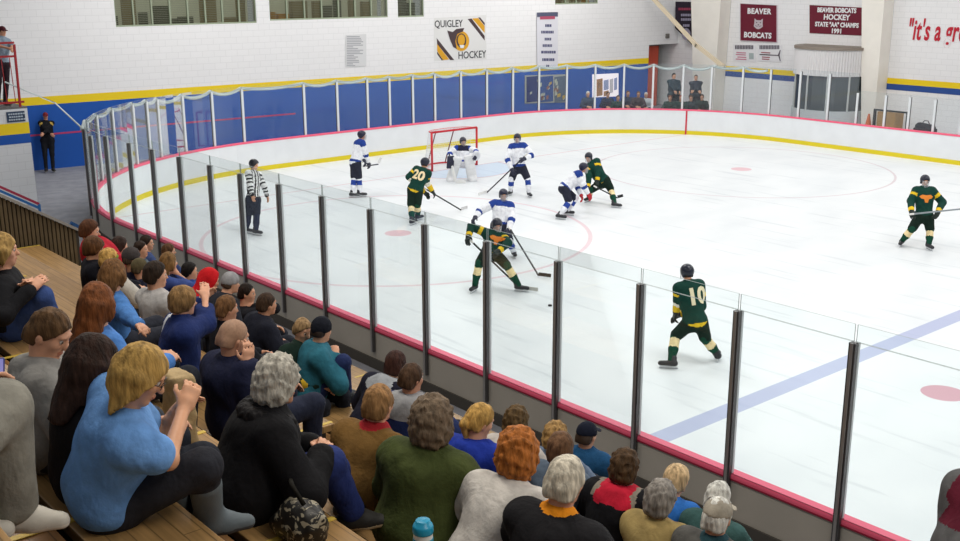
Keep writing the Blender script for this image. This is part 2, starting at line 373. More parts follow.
    if d.get('eyes', True):
        for g in (1, -1):
            e = bpy.data.objects.new('eye', eye_mesh(d.get('eyec', '4a3524'))); COL.objects.link(e); e.parent = root
            M = Matrix.LocRotScale(None, Matrix(np.array([hr, hf, hu]).T.tolist()), None).to_4x4(); p = h(g*.031, .0775, .006)-base
            e.matrix_local = Matrix.Translation(tuple(p)) @ M @ Matrix.Diagonal((.0115*hs, .0115*hs, .0115*hs, 1))
    # ---- clothes
    if d.get('top'):
        sl = {'long': 2, 'short': .62, 'none': .12}[d.get('sleeve', 'long')]
        L = torso(bulk, sl)
        if d.get('skirt'): L += [rc(hipR-tf*.02, hipR-tf*.02-Z*.04, .11*fat, .12*fat, .05, 1), rc(hipL-tf*.02, hipL-tf*.02-Z*.04, .11*fat, .12*fat, .05, 1)]
        if d.get('skirt'): L += [rc(hipR, hipR+(knR-hipR)*d['skirt'], .098*fat, .085*fat, .05, 1), rc(hipL, hipL+(knL-hipL)*d['skirt'], .098*fat, .085*fat, .05, 1)]
        if d.get('collar'): L += [rc(N-tu*.03*s, N+tu*.035*s+tf*.0, .074*s, .07*s, .03, 12)]
        if d.get('hood') == 'down':
            pts = [N+s*(.088*math.sin(t)*br-.082*math.cos(t)*tf+(.012+.0*abs(t))*tu) for t in np.linspace(-2.2, 2.2, 9)]
            L += [rc(pts[i], pts[i+1], .04*s, k=.02, tag=13) for i in range(8)]+[el(N-.095*s*tf-.06*s*tu, V(.125, .055, .1)*s, tR, .03, 13)]
        if sl >= 2 and glove is None and d.get('cuff', True):
            for E_, W_ in ((elR, hdR), (elL, hdL)): L += [rc(W_-nrm(W_-E_)*.05, W_-nrm(W_-E_)*.022, .038*s+bulk*.7, k=.01, tag=14)]
        pf = d.get('paint'); cols = d.get('cols', [])
        ms = [cloth(d['top'])]+[cloth(c) for c in cols]
        L.append(cut(N+tu*.075*s, tu))
        J['top'] = blob(d.get('topname', 'jacket'), L, cell, ms, root, base, noise=d.get('topnoise', [(.004*s, 30, 3), (.009*s, 12, 5)]),
             paint=(lambda C, tg, tt: pf(C, tg, tt, (C-P) @ tu/T, J)) if pf else None)
    if d.get('furcollar'):
        pts = [N+s*(.1*math.sin(t)*br-.1*math.cos(t)*tf+(.0)*tu) for t in np.linspace(-2.5, 2.5, 11)]
        blob('fur_collar', [rc(pts[i], pts[i+1], .042*s, k=.02) for i in range(10)], cell, [hairm(d['furcollar'])], root, base, noise=[(.008, 95, 4)])
    if d.get('legc'):
        pf2 = d.get('lpaint'); ms = [cloth(d['legc'])]+[cloth(c) for c in d.get('lcols', [])]
        blob(d.get('legname', 'trousers'), legs(.01+d.get('lbulk', 0), .95), cell, ms, root, base, noise=[(.003, 24, 8)], paint=(lambda C, tg, tt: pf2(C, tg, tt)) if pf2 else None)
    sc_ = d.get('shoe', '2b2b2e')
    if sc_:
        for f_, kn, key in ((fR, knR, 'R'), (fL, knL, 'L')):
            td = nrm(d.get('t'+key, bf+(.18*br if key == 'R' else -.18*br)) * V(1, 1, 0)); zb = f_-Z*.09*s
            L = [rc(f_-td*.045*s-Z*.042*s, f_+td*.06*s-Z*.055*s, .042*s, .046*s, .02), rc(f_+td*.06*s-Z*.058*s, f_+td*.15*s-Z*.066*s, .046*s, .034*s, .02), rc(f_-Z*.03*s, f_+Z*.01*s, .05*s, .048*s, .03), rc(f_+td*.02*s-Z*.01*s, f_+td*.09*s-Z*.045*s, .036*s, .026*s, .03)]
            if d.get('boot'): L += [rc(f_-Z*.02, f_+(kn-f_)*d['boot'], .056*s, .066*s, .03)]
            L.append(cut(zb, -Z))
            blob('boot' if d.get('boot') else 'shoe', L, min(cell, .014), [mat('leather_'+sc_, sc_, .6, bump=(30, .2)), plain(d.get('sole', 'c9c6bd'), .7)], root, base,
                 paint=lambda C, tg, tt, z=zb[2]: (C[:, 2] < z+.022*s).astype(int))
    # ---- hair and headwear
    hst = d.get('hair', 'short'); hc = d.get('hairc', '3a2a1c'); hm = [hairm(hc)]; hcell = min(cell, .012) if cell < .02 else cell
    front = cut(h(0, .022/.8, 0), hR.T @ V(0, .8, -.6)); dn = lambda p, r, f, z: p+hs*(r*hr+f*nrm(hf*V(1, 1, 0)))-V(0, 0, z*hs)
    def cap(v, lo=-.075): return [el(h(0, -.012, .022), V(.079+v, .097+v*.8, .1+v)*hs, hR, .02), rc(h(.03, -.065, -.02), h(.03, -.062, lo+.02), (.045+v*.5)*hs, k=.02), rc(h(-.03, -.065, -.02), h(-.03, -.062, lo+.02), (.045+v*.5)*hs, k=.02)]
    fine = [(.0022, 160, 6), (.004, 60, 9)]
    if hst == 'short': blob('hair', cap(d.get('vol', .008))+[front, cut(h(0, 0, -.072), -hu)], hcell, hm, root, base, fine)
    elif hst == 'buzz': blob('hair', cap(.004)+[front, cut(h(0, 0, -.06), -hu)], hcell, [mat('stubble_'+hc, hc, .6, var=.15, vscale=60)], root, base, [(.0008, 120, 2)])
    elif hst == 'fringe': blob('hair', [el(h(.012, .0, .02), V(.093, .112, .108)*hs, hR, .02)]+cap(.018)+[cut(h(0, .075, 0), hR.T @ V(0, .85, -.52)), cut(h(0, 0, -.085), -hu)], hcell, hm, root, base, fine)
    elif hst in ('curly', 'wavy'):
        v, am, fq = (.034, .011, 85) if hst == 'curly' else (.024, .008, 65)
        v = d.get('vol', v); lo = d.get('low', -.12)
        blob('hair', [el(h(0, -.02, .02), V(.078+v, .09+v, .1+v)*hs, hR, .02), el(h(0, -.035, -.05), V(.082+v, .07+v, .075+v*.8)*hs, hR, .03), cut(h(0, .05, 0), hR.T @ V(0, .85, -.52)), cut(h(0, 0, lo), -hu)], hcell, hm, root, base, [(am, fq, 6), (am*.5, fq*1.9, 2)])
    elif hst == 'bob':
        lo = d.get('low', -.13)
        blob('hair', [el(h(0, -.012, .022), V(.093, .111, .112)*hs, hR, .02), el(h(0, -.03, -.05), V(.096, .085, .1)*hs, hR, .03), cut(h(0, .052, 0), hR.T @ V(0, .9, -.43)), cut(h(0, 0, lo), -hu)], hcell, hm, root, base, fine)
    elif hst == 'long':
        ln = d.get('len', .3); L = cap(.016)
        for i, (r, f) in enumerate(((-.07, -.035), (-.04, -.075), (0, -.09), (.04, -.075), (.07, -.035), (-.083, .015), (.083, .015))):
            l_ = ln*(1.0 if i < 5 else .8)*(.93+.14*RNG.rand()); t_ = h(r, f, .0); e_ = dn(t_, r*.35, -.045 if i < 5 else .01, l_)
            if ln > .2 and i < 5: e_ = e_-tf*.055*s-bf*.015
            L.append(rc(t_, e_, .036*hs, .03*hs, .028))
        L += [cut(h(0, .06, 0), hR.T @ V(0, .88, -.46))]
        blob('hair', L, hcell, hm, root, base, [(.003, 75, 6), (.005, 38, 9)])
    elif hst == 'pony':
        t_ = h(0, -.1, .03); L = cap(.011)+[front, cut(h(0, 0, -.07), -hu)]
        blob('hair', L, hcell, hm, root, base, fine)
        blob('ponytail', [rc(t_, dn(t_, .0, -.045, .06), .022*hs, .034*hs, .02), rc(dn(t_, 0, -.045, .06), dn(t_, .0, -.03, .2), .034*hs, .014*hs, .02)], hcell, hm, root, base, fine)
    elif hst == 'ring':   # bald on top
        blob('hair', cap(.005)+[front, cut(h(0, 0, -.06), -hu), cut(h(0, -.03, .03), hR.T @ V(0, .25, 1))], hcell, hm, root, base, [(.0015, 120, 2)])
    hat = d.get('hat'); hc2 = d.get('hatc', '222222')
    if hat == 'beanie':
        blob('knit_hat', [el(h(0, -.014, .03), V(.094, .113, .112)*hs, hR, .02, 0), cut(h(0, 0, -.012), hR.T @ V(0, .3, -1))], hcell, [cloth(hc2)], root, base, [(.002, 110, 4)])
        if d.get('pom'): blob('pompom', [el(h(0, -.02, .15), V(.035, .035, .035)*hs, hR)], hcell, [cloth(d['pom'])], root, base, [(.005, 120, 4)])
    elif hat == 'cap':
        blob('cap', [el(h(0, -.01, .03), V(.09, .109, .1)*hs, hR, .02, 0), cut(h(0, 0, .012), hR.T @ V(0, -.1, -1))], hcell, [cloth(hc2)], root, base)
        mb = MB(); R0 = []
        for t in np.linspace(-1.15, 1.15, 13): R0.append((math.sin(t)*.078, .045+.055*math.cos(t)+.0))
        ring_in = [h(r, f, .035) for r, f in R0]; ring_out = [h(r*1.02, f+.075*max(0, math.cos(math.asin(max(-1, min(1, r/.08)))))**.6, .022) for r, f in R0]
        th = hu*.006*hs; n = len(R0); vv = ring_in+ring_out+[p+th for p in ring_in]+[p+th for p in ring_out]
        ff = [(i, i+1, n+i+1, n+i) for i in range(n-1)]+[(2*n+i, 3*n+i, 3*n+i+1, 2*n+i+1) for i in range(n-1)]+[(n+i, n+i+1, 3*n+i+1, 3*n+i) for i in range(n-1)]+[(0, n, 3*n, 2*n), (n-1, 2*n-1, 4*n-1, 3*n-1)]
        mb.add(vv, ff); mb.build('cap_brim', [cloth(d.get('brimc', hc2))], root, base)
    elif hat == 'hood':
        blob('hood', [el(h(0, -.02, .018), V(.108, .128, .132)*hs, hR, .03), rc(h(0, -.05, -.07), N-tf*.03*s-tu*.02, .085*s, .1*s, .05), cut(h(0, .062, 0), hR.T @ V(0, 1, -.25))], hcell, [cloth(hc2)], root, base, [(.003, 40, 4)])
    elif hat == 'band':
        L = [el(h(0, -.012, .03), V(.096, .114, .06)*hs, hR, .02), cut(h(0, 0, .055), hu), cut(h(0, 0, .0), -hu)]
        blob('headband', L, hcell, [cloth(hc2)], root, base)
    if d.get('glasses'):
        mb = MB()
        for g in (1, -1):
            mb.tube([h(g*(.033+.024*math.cos(t)), .102-abs(.024*math.cos(t)-.0)*.2, .004+.016*math.sin(t)) for t in np.linspace(0, 6.283, 13)], .0016, 5, cap=False)
            mb.tube([h(g*.057, .096, .008), h(g*.082, .04, .008), h(g*.083, -.01, .004)], .0018, 5)
        mb.tube([h(-.01, .106, .006), h(.01, .106, .006)], .0016, 5); mb.build('glasses', [plain('1b1b1d', .3)], root, base, smooth=True)
    J['root'] = root; J['base'] = base; J['h'] = h; return J
def decal(s, J, at, xdir, ydir, size, m, name='lettering', mesh=None, off=.006, **k):
    """lettering / crest laid onto the cloth of a person's top"""
    ob = J['top']; me = mesh or text_mesh(s, size, extrude=0, **k); base = J['base']; x = nrm(xdir); y = nrm(ydir-(ydir @ x)*x); z = np.cross(x, y)
    bm = bmesh.new(); bm.from_mesh(me); bmesh.ops.triangulate(bm, faces=bm.faces[:])
    for _ in range(3):
        es = [e for e in bm.edges if e.calc_length() > .025]
        if es: bmesh.ops.subdivide_edges(bm, edges=es, cuts=1); bmesh.ops.triangulate(bm, faces=bm.faces[:])
    src = ob.data; bv = BVHTree.FromPolygons([v.co for v in src.vertices], [p.vertices for p in src.polygons])
    for v in bm.verts:
        p = at+x*v.co.x+y*v.co.y-base; hit = bv.ray_cast(Vector(p+z*.3), Vector(-z), .6)
        v.co = (hit[0] + Vector(z)*off) if hit[0] is not None else Vector(p)
    bm.to_mesh(me); bm.free(); return link(name, me, m, ob)
# ------------------------------------------------------------------ setting: floor, ice
FZ = .3; YN, YF, RR, RN = -.25, 25.05, 7.6, 8.4
GL, CY, DX, DY = 3.686, 12.52, 9.79, 6.7; BL = 21.51
def rink(o, n=20):
    yn, yf, r = YN-o, YF+o, RR+o; P = [(44, yn), (36, yn), (28, yn), (20, yn), (14, yn)]
    rn = RN+o; P += [(RN-rn*math.sin(t), YN+RN-rn*math.cos(t)) for t in np.linspace(0, math.pi/2, n)]
    P += [(RR-r*math.cos(t), YF-RR+r*math.sin(t)) for t in np.linspace(0, math.pi/2, n)]
    return P+[(14, yf), (20, yf), (28, yf), (36, yf), (44, yf)]
NP = len(rink(0))
def ice_material():
    m = bpy.data.materials.new('rink_ice'); m.use_nodes = True; nt = m.node_tree; b = nt.nodes['Principled BSDF']
    L = nt.links; N = nt.nodes.new
    tc = N('ShaderNodeTexCoord'); sp = N('ShaderNodeSeparateXYZ'); L.new(tc.outputs['Object'], sp.inputs[0])
    def mth(op, a, c=None, d=None):
        n = N('ShaderNodeMath'); n.operation = op
        for i, v in enumerate((a, c, d)):
            if v is None: continue
            if isinstance(v, (int, float)): n.inputs[i].default_value = v
            else: L.new(v, n.inputs[i])
        return n.outputs[0]
    X, Y = sp.outputs[0], sp.outputs[1]
    def dist(cx, cy):
        dx = mth('SUBTRACT', X, cx); dy = mth('SUBTRACT', Y, cy); return mth('SQRT', mth('ADD', mth('MULTIPLY', dx, dx), mth('MULTIPLY', dy, dy)))
    def band(v, c, hw): return mth('LESS_THAN', mth('ABSOLUTE', mth('SUBTRACT', v, c)), hw)
    ns = N('ShaderNodeTexNoise'); ns.inputs['Scale'].default_value = .55; ns.inputs['Detail'].default_value = 5
    mp = N('ShaderNodeMapping'); mp.inputs['Scale'].default_value = (1.6, .8, 1); mp.inputs['Rotation'].default_value = (0, 0, .6); L.new(tc.outputs['Object'], mp.inputs[0]); L.new(mp.outputs[0], ns.inputs['Vector'])
    cr = N('ShaderNodeValToRGB'); cr.color_ramp.elements[0].position = .25; cr.color_ramp.elements[1].position = .6
    cr.color_ramp.elements[0].color = (*lin('dfe4e7'), 1); cr.color_ramp.elements[1].color = (*lin('e9edef'), 1); L.new(ns.outputs['Fac'], cr.inputs[0])
    n2 = N('ShaderNodeTexNoise'); n2.inputs['Scale'].default_value = 1.0; n2.inputs['Detail'].default_value = 6; mp2 = N('ShaderNodeMapping'); mp2.inputs['Scale'].default_value = (.35, 5, 1); mp2.inputs['Rotation'].default_value = (0, 0, 1.0)
    L.new(tc.outputs['Object'], mp2.inputs[0]); L.new(mp2.outputs[0], n2.inputs['Vector'])
    r2 = N('ShaderNodeValToRGB'); r2.color_ramp.elements[0].position = .33; r2.color_ramp.elements[1].position = .42
    r2.color_ramp.elements[0].color = (.87, .88, .89, 1); r2.color_ramp.elements[1].color = (1, 1, 1, 1); L.new(n2.outputs['Fac'], r2.inputs[0])
    mu = N('ShaderNodeMix'); mu.data_type = 'RGBA'; mu.blend_type = 'MULTIPLY'; mu.inputs[0].default_value = 1; L.new(cr.outputs[0], mu.inputs[6]); L.new(r2.outputs[0], mu.inputs[7])
    col = mu.outputs[2]
    def lay(mask, c, a):
        nonlocal col
        x = N('ShaderNodeMix'); x.data_type = 'RGBA'; L.new(mth('MULTIPLY', mask, a), x.inputs[0]); L.new(col, x.inputs[6]); x.inputs[7].default_value = (*lin(c), 1); col = x.outputs[2]
    g = dist(GL, CY); lay(mth('MULTIPLY', mth('LESS_THAN', g, 1.83), mth('GREATER_THAN', X, GL)), 'a9c9e8', .5); lay(mth('MULTIPLY', band(g, 1.83, .03), mth('GREATER_THAN', X, GL)), 'c4586a', .5)
    lay(band(X, GL, .03), 'c8485c', .45)
    for sg in (-1, 1):
        d = dist(DX, CY+sg*DY); lay(band(d, 4.57, .035 if sg > 0 else .05), 'b27a8a' if sg > 0 else 'd98a9c', .38); lay(mth('LESS_THAN', d, .32), 'd9607c', .45)
        d = dist(BL+.15+1.67, CY+sg*DY); lay(mth('LESS_THAN', d, .32), 'c98496', .75)
    lay(band(X, BL+.15, .16), '7382c4', .52)
    L.new(col, b.inputs['Base Color']); b.inputs['Roughness'].default_value = .35; b.inputs['Specular IOR Level'].default_value = .25
    return m
mb = MB(); mb.add([(x, y, 0) for x, y in rink(0)], [tuple(range(NP))]); o = struct(mb, 'floor', [ice_material()])
o.data.flip_normals() if o.data.polygons[0].normal.z < 0 else None
# rubber / concrete floor round the rink
v_ = [(x, y, FZ) for x, y in rink(.1)]+[(x, y, FZ) for x, y in rink(12)]
me = quick_mesh('floor_rubber', v_, [(i, NP+i, NP+i+1, i+1) for i in range(NP-1)], None, False)
if me.polygons[0].normal.z < 0: me.flip_normals()
o = link('floor', me, [mat('rubber_floor', '8d8e95', .75, bump=(60, .3), var=.16, vscale=3)]); o['kind'] = 'structure'

# ------------------------------------------------------------------ dasher boards, stanchions, glass
def sweep(mb, ia, ib, prof, m=0):
    """prof: closed list of (outward offset, z)"""
    rings = [[(*rink(o)[i], z) for o, z in prof] for i in range(ia, ib+1)]; k = len(prof)
    v = [p for r in rings for p in r]; f = [(i*k+j, i*k+(j+1) % k, (i+1)*k+(j+1) % k, (i+1)*k+j) for i in range(len(rings)-1) for j in range(k)]
    f += [tuple(range(k))[::-1], tuple((len(rings)-1)*k+j for j in range(k))]
    mb.add(v, f, m)
PATH = np.array(rink(0)); 
def rect(o0, o1, z0, z1): return [(o0, z0), (o1, z0), (o1, z1), (o0, z1)]
white_board = mat('white_boards', 'e2e5e8', .35, var=.03, vscale=2)
HB, HP, HG = .94, 2.7176, 2.8873
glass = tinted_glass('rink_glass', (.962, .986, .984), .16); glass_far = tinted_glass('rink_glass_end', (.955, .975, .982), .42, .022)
glass_edge = plain('8f9a98', .3); steel_lit = plain('d4d8da', .35, .0); steel_shaded = mat('post_steel_shaded', '5c5a5b', .35, .6); mid_steel = plain('a09c99', .3, .5)
def seglen():
    d = np.linalg.norm(np.diff(PATH, axis=0), axis=1); return np.concatenate([[0], np.cumsum(d)])
SL = seglen()
def at_s(s, o):
    i = int(np.clip(np.searchsorted(SL, s)-1, 0, NP-2)); t = (s-SL[i])/(SL[i+1]-SL[i]); a = np.array(rink(o)[i]); b = np.array(rink(o)[i+1]); return a+(b-a)*t
def nrm_s(s):
    return nrm(np.append(at_s(s, .5)-at_s(s, 0), 0))
S_near = lambda X: 44-X
S_end = lambda Y: SL[5+20]+(Y-PATH[25][1]) if Y > PATH[25][1] else None
posts_near = [S_near(25.3633-1.2798*n) for n in range(-3, 14)]
def s_at_px(x, z, a, b, o=.14):
    best = None
    for s in np.arange(SL[a], SL[b], .02):
        q = at_s(s, o); v = V(q[0], q[1], z)-CAM; e = abs(480+FPX*(v @ RT)/(v @ FW)-x)
        if best is None or e < best[0]: best = (e, s)
    return best[1]
posts_near = [s for s in posts_near if s < S_near(25.3633-1.2798*9.5)]+[s_at_px(x, 2.7, 3, 12) for x in (208.5, 178, 151, 128, 104.5)]
s0, s1 = posts_near[-1], s_at_px(115, 2.5, 16, 28, .09); nn = max(2, int(round((s1-s0)/1.22)))
corner_near = [s0+(s1-s0)*i/nn for i in range(1, nn+1)]+[s_at_px(x, 2.5, 17, 30, .09) for x in (134.6, 158, 183, 212, 242)]
corner_near = [s for i, s in enumerate(corner_near) if i == 0 or s-corner_near[i-1] > .5]
ys = [9.38, 10.64, 11.84, 12.75, 13.74, 14.71, 15.9, 17.13]; posts_end = [SL[25]+(y-PATH[25][1]) for y in ys]
sF = SL[45]; s_far0 = sF+(5.36-PATH[45][0])+0  # far side straight starts after the arc
farxs = [7.8, 8.98, 10.11, 11.16, 12.02, 12.9, 13.8, 15, 16.2, 17.4]
i_far = 5+40-1; posts_far = [SL[i_far]+(x-PATH[i_far][0]) for x in farxs]
corner_far = [s_at_px(x, 1.8, 24, 47, .09) for x in (513, 539, 567, 595, 624, 653, 683, 711, 742, 770)]
def boards(name, label, ia, ib, plist, sa, sb, dark):
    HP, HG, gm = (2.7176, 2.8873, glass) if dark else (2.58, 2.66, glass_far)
    HPx, HGx = HP, HG
    p0 = V(*PATH[(ia+ib)//2], 0); r = thing(name, label, 'rink boards', p0)
    mb = MB(); sweep(mb, ia, ib, rect(0, .03, -.02, .91)); mb.build('board_panel', [white_board], r, p0)
    mb = MB(); sweep(mb, ia, ib, rect(-.012, .0, 0, .145)); mb.build('kickplate', [mat('yellow_kickplate', 'dcc81c', .45)], r, p0, label='yellow kickplate')
    mb = MB(); sweep(mb, ia, ib, [(-.012, .905), (.128, .905), (.128, .93), (.118, .955), (0, .955), (-.012, .945)]); mb.build('cap_rail', [mat('red_cap_rail', 'ee5f7e', .4)], r, p0, label='red cap rail')
    mb = MB(); sweep(mb, ia, ib, rect(.112, .132, .888, .906)); mb.build('cap_lip', [plain('8e1a36', .5)], r, p0, label='dark red lip under the cap rail')
    mb = MB(); sweep(mb, ia, ib, rect(.09, .115, .46, .905)); mb.build('cladding', [mat('grey_cladding', 'aca69c', .7, var=.06, vscale=2)], r, p0, label='grey outer cladding')
    mb = MB(); sweep(mb, ia, ib, rect(.08, .14, .28, .46)); mb.build('base_strip', [mat('base_strip', '4a4641', .8)], r, p0, label='dark base strip')
    for s in plist:
        HP = 2.0 if (not dark and s > posts_far[2]-.3 and ia >= 44) else HPx
        q = at_s(s, 0); n = nrm_s(s); t = V(-n[1], n[0], 0); c = V(q[0], q[1], 0); mb = MB()
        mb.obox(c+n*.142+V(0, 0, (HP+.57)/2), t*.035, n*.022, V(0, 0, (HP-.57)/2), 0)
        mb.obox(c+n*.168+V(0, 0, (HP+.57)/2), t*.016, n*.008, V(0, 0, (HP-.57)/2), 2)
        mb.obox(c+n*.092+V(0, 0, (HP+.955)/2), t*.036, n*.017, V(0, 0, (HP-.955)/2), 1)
        mb.build('stanchion', [steel_shaded, steel_lit, mid_steel], r, p0, bevel=.004)  # light falling on the rink side and shade on the stand side are painted in
    al = [sa]+list(plist)+[sb]
    for a, b in zip(al[:-1], al[1:]):
        if b-a < .3: continue
        HP, HG = (2.0, 2.08) if (not dark and a > posts_far[2]-.6 and ia >= 44) else (HPx, HGx)
        k = max(1, int((b-a)/.35)) if (5 < np.searchsorted(SL, (a+b)/2) < 46) else 1
        mb = MB()
        for lo, hi in ((.955, HP), (HP+.006, HG)):
            for i in range(k):
                u, w = a+.012+(b-a-.024)*i/k, a+.012+(b-a-.024)*(i+1)/k
                A, Bq = at_s(u, .117), at_s(w, .117); C_, D_ = at_s(u, .105), at_s(w, .105)
                v = [(*A, lo), (*Bq, lo), (*Bq, hi), (*A, hi), (*C_, lo), (*D_, lo), (*D_, hi), (*C_, hi)]
                mb.add(v, [(0, 1, 2, 3), (7, 6, 5, 4)], 0); mb.add(v, [(3, 2, 6, 7), (0, 4, 5, 1)], 1)
                if i == 0: mb.add(v, [(0, 3, 7, 4)], 1)
                if i == k-1: mb.add(v, [(1, 5, 6, 2)], 1)
        mb.build('glass_pane', [gm, glass_edge], r, p0)
    return r, p0
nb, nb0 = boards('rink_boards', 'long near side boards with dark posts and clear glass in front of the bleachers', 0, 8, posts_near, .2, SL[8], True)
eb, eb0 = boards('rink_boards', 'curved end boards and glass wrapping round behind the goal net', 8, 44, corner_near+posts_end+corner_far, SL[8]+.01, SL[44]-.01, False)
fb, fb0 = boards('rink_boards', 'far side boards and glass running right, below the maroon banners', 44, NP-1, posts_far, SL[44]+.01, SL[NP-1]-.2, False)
# red goal line mark on the far curve
qs = min(range(25, 45), key=lambda i: abs(PATH[i][0]-GL) + (0 if PATH[i][1] > 15 else 99))
s_gl = np.interp(GL, [PATH[qs-1][0], PATH[qs][0], PATH[qs+1][0]], [SL[qs-1], SL[qs], SL[qs+1]])
n = nrm_s(s_gl); t = V(-n[1], n[0], 0); c = V(*at_s(s_gl, -.006), .45)
mb = MB(); mb.obox(c, t*.03, n*.012, V(0, 0, .45)); mb.build('goal_line_mark', [plain('c9243f', .5)], eb, eb0, label='red goal line mark')
# scalloped white net edge hanging along the end glass
pl = corner_near[1:]+posts_end+corner_far; pts = []
for a, b in zip(pl[:-1], pl[1:]):
    sag = .06+.1*random.random()
    for u in np.linspace(0, 1, 7)[:-1]:
        q = at_s(a+(b-a)*u, .16); pts.append(V(q[0], q[1], 2.6-sag*4*u*(1-u)))
pts = [atx(5, 82, 2.2)]+[atx(55, 103, .6)]+pts
mb = MB(); mb.tube(pts[:3], .02, 6); mb.tube(pts[2:], .05, 7)
solo(mb, 'safety_net', [mat('net_rope', 'cdd6d4', .8)], 'gathered white safety net hanging in scallops along the end glass', 'net', pts[len(pts)//2], smooth=True)

# ------------------------------------------------------------------ walls
def block_wall(name, col, bw=.4, bh=.2):
    m = bpy.data.materials.new(name); m.use_nodes = True; nt = m.node_tree; b = nt.nodes['Principled BSDF']; L = nt.links; N = nt.nodes.new
    tc = N('ShaderNodeTexCoord'); sp = N('ShaderNodeSeparateXYZ'); cb = N('ShaderNodeCombineXYZ'); L.new(tc.outputs['Object'], sp.inputs[0]); ad = N('ShaderNodeMath'); L.new(sp.outputs[0], ad.inputs[0]); L.new(sp.outputs[1], ad.inputs[1]); L.new(ad.outputs[0], cb.inputs[0]); L.new(sp.outputs[2], cb.inputs[1])
    br = N('ShaderNodeTexBrick'); L.new(cb.outputs[0], br.inputs['Vector']); br.inputs['Scale'].default_value = 1
    br.inputs['Brick Width'].default_value = bw; br.inputs['Row Height'].default_value = bh; br.inputs['Mortar Size'].default_value = .008; br.inputs['Mortar Smooth'].default_value = .4
    c = lin(col); br.inputs['Color1'].default_value = (*c, 1); br.inputs['Color2'].default_value = (*[x*.98 for x in c], 1); br.inputs['Mortar'].default_value = (*[x*.87 for x in c], 1)
    L.new(br.outputs[0], b.inputs['Base Color']); b.inputs['Roughness'].default_value = .7; b.inputs['Specular IOR Level'].default_value = .2
    return m
wall_white = block_wall('white_block_wall', 'f3f2f2')
A0 = V(-3.0, 1.6, 0); AX = nrm(V(1.8, 25.1, 0)); ANG = math.atan2(AX[1], AX[0]); AN = V(AX[1], -AX[0], 0)   # AN points to the rink
def on_end(x, y):
    """photo ray to the end wall: (distance along the wall, height)"""
    r = ray(x, y); t = ((A0-CAM) @ AN)/(r @ AN); p = CAM+r*t; return (p-A0) @ AX, p[2]
def pierced(mb, x0, x1, z0, z1, holes, m=0):
    xs = sorted({x0, x1, *[v for h in holes for v in h[:2]]}); zs = sorted({z0, z1, *[v for h in holes for v in h[2:]]})
    for i in range(len(xs)-1):
        for j in range(len(zs)-1):
            cx, cz = (xs[i]+xs[i+1])/2, (zs[j]+zs[j+1])/2
            if not any(h[0] < cx < h[1] and h[2] < cz < h[3] for h in holes): mb.box((xs[i], 0, zs[j]), (xs[i+1], .25, zs[j+1]), m)
holes = []
for (xa, xb, yb) in ((116, 257, 26), (270, 388, 20), (398, 424, 18), (555, 598, 5)):
    a, zb = on_end(xa, yb); b, zb2 = on_end(xb, yb); holes.append((a, b, (on_end((xa+xb)/2, yb-1)[1]), 5.9))
ra, rz = on_end(649, 45); rb_, _ = on_end(706, 45); holes.append((ra, 27.6, 0.0, rz))
wb = MB(); pierced(wb, -12, 27.6, 0, 7.5, holes)
wall_back = wb.build('wall_back', [wall_white]); wall_back['kind'] = 'structure'; wall_back.location = tuple(A0); wall_back.rotation_euler = (0, 0, ANG)
def on_wall(mb, name, mats, z=0, **k): return mb.build(name, mats, wall_back, **k)
# painted bands (local x along the wall, -y toward the rink)
Z_Y0, Z_Y1 = 2.24, 2.48
ye = mat('yellow_paint', 'f5d416', .55); bl = mat('blue_paint', '0f53ad', .6, var=.05, vscale=1.5); rd = mat('red_stripe', 'c23a6a', .6)
mb = MB(); mb.box((-12, -.006, Z_Y0), (ra, 0, Z_Y1)); on_wall(mb, 'yellow_stripe', [ye])
mb = MB(); mb.box((-12, -.006, .3), (ra, 0, Z_Y0)); on_wall(mb, 'blue_dado', [bl])
mb = MB(); mb.box((-12, -.012, 1.33), (8.8, -.006, 1.38)); on_wall(mb, 'red_stripe', [rd])
wall_yd = V(0, 0, 1)
# windows with blinds and lobby behind
frame_m = plain('9aa48c', .5); slat_m = plain('b4b1a6', .6)
for i, h in enumerate(holes[:4]):
    x0, x1, z0, z1 = h; w = bpy.data.objects.new('window_%d' % (i+1), None); COL.objects.link(w); w['kind'] = 'structure'
    c0 = A0+AX*((x0+x1)/2)+V(0, 0, z0); w.location = tuple(c0); w.rotation_euler = (0, 0, ANG); o_ = V((x0+x1)/2, 0, z0); n = max(2, round((x1-x0)/.62))
    mb = MB()
    for j in range(n+1):
        xx = x0+(x1-x0)*j/n; mb.box((xx-.025, .03, z0), (xx+.025, .1, z1))
    mb.box((x0, .02, z0), (x1, .12, z0+.05)); mb.build('window_frame', [frame_m], w, o_)
    mb = MB(); zz = z0+.1
    while zz < z1: mb.box((x0+.02, .13, zz), (x1-.02, .16, zz+.014)); zz += .055
    mb.build('blind', [slat_m], w, o_)
    mb = MB(); mb.box((x0, .06, z0), (x1, .066, z1)); mb.build('pane', [tinted_glass('window_glass', (.86, .88, .84), .6)], w, o_)
    mb = MB(); cs = [0]
    mb.box((x0-.1, .9, z0-.3), (x1+.1, 1.0, z1), 0); mb.box((x0-.1, .25, z0-.3), (x1+.1, .9, z0-.2), 0)
    k = random.Random(i+3); xx = x0
    while xx < x1-.2:
        ww = .2+.4*k.random(); mb.box((xx, .55+.2*k.random(), z0-.2), (min(xx+ww, x1), .8, z0+(.15+1.1*k.random()**2)), k.choice([1, 2, 3, 3, 2])); xx += ww+.35*k.random()
    mb.build('lobby_behind', [mat('glowing_lobby', 'a8a796', .8, emit=.5), plain('d99a3a', .7), plain('6d6a5c', .7), plain('a6926e', .7)], w, o_)  # backing wall glows in place of room lamps behind the windows
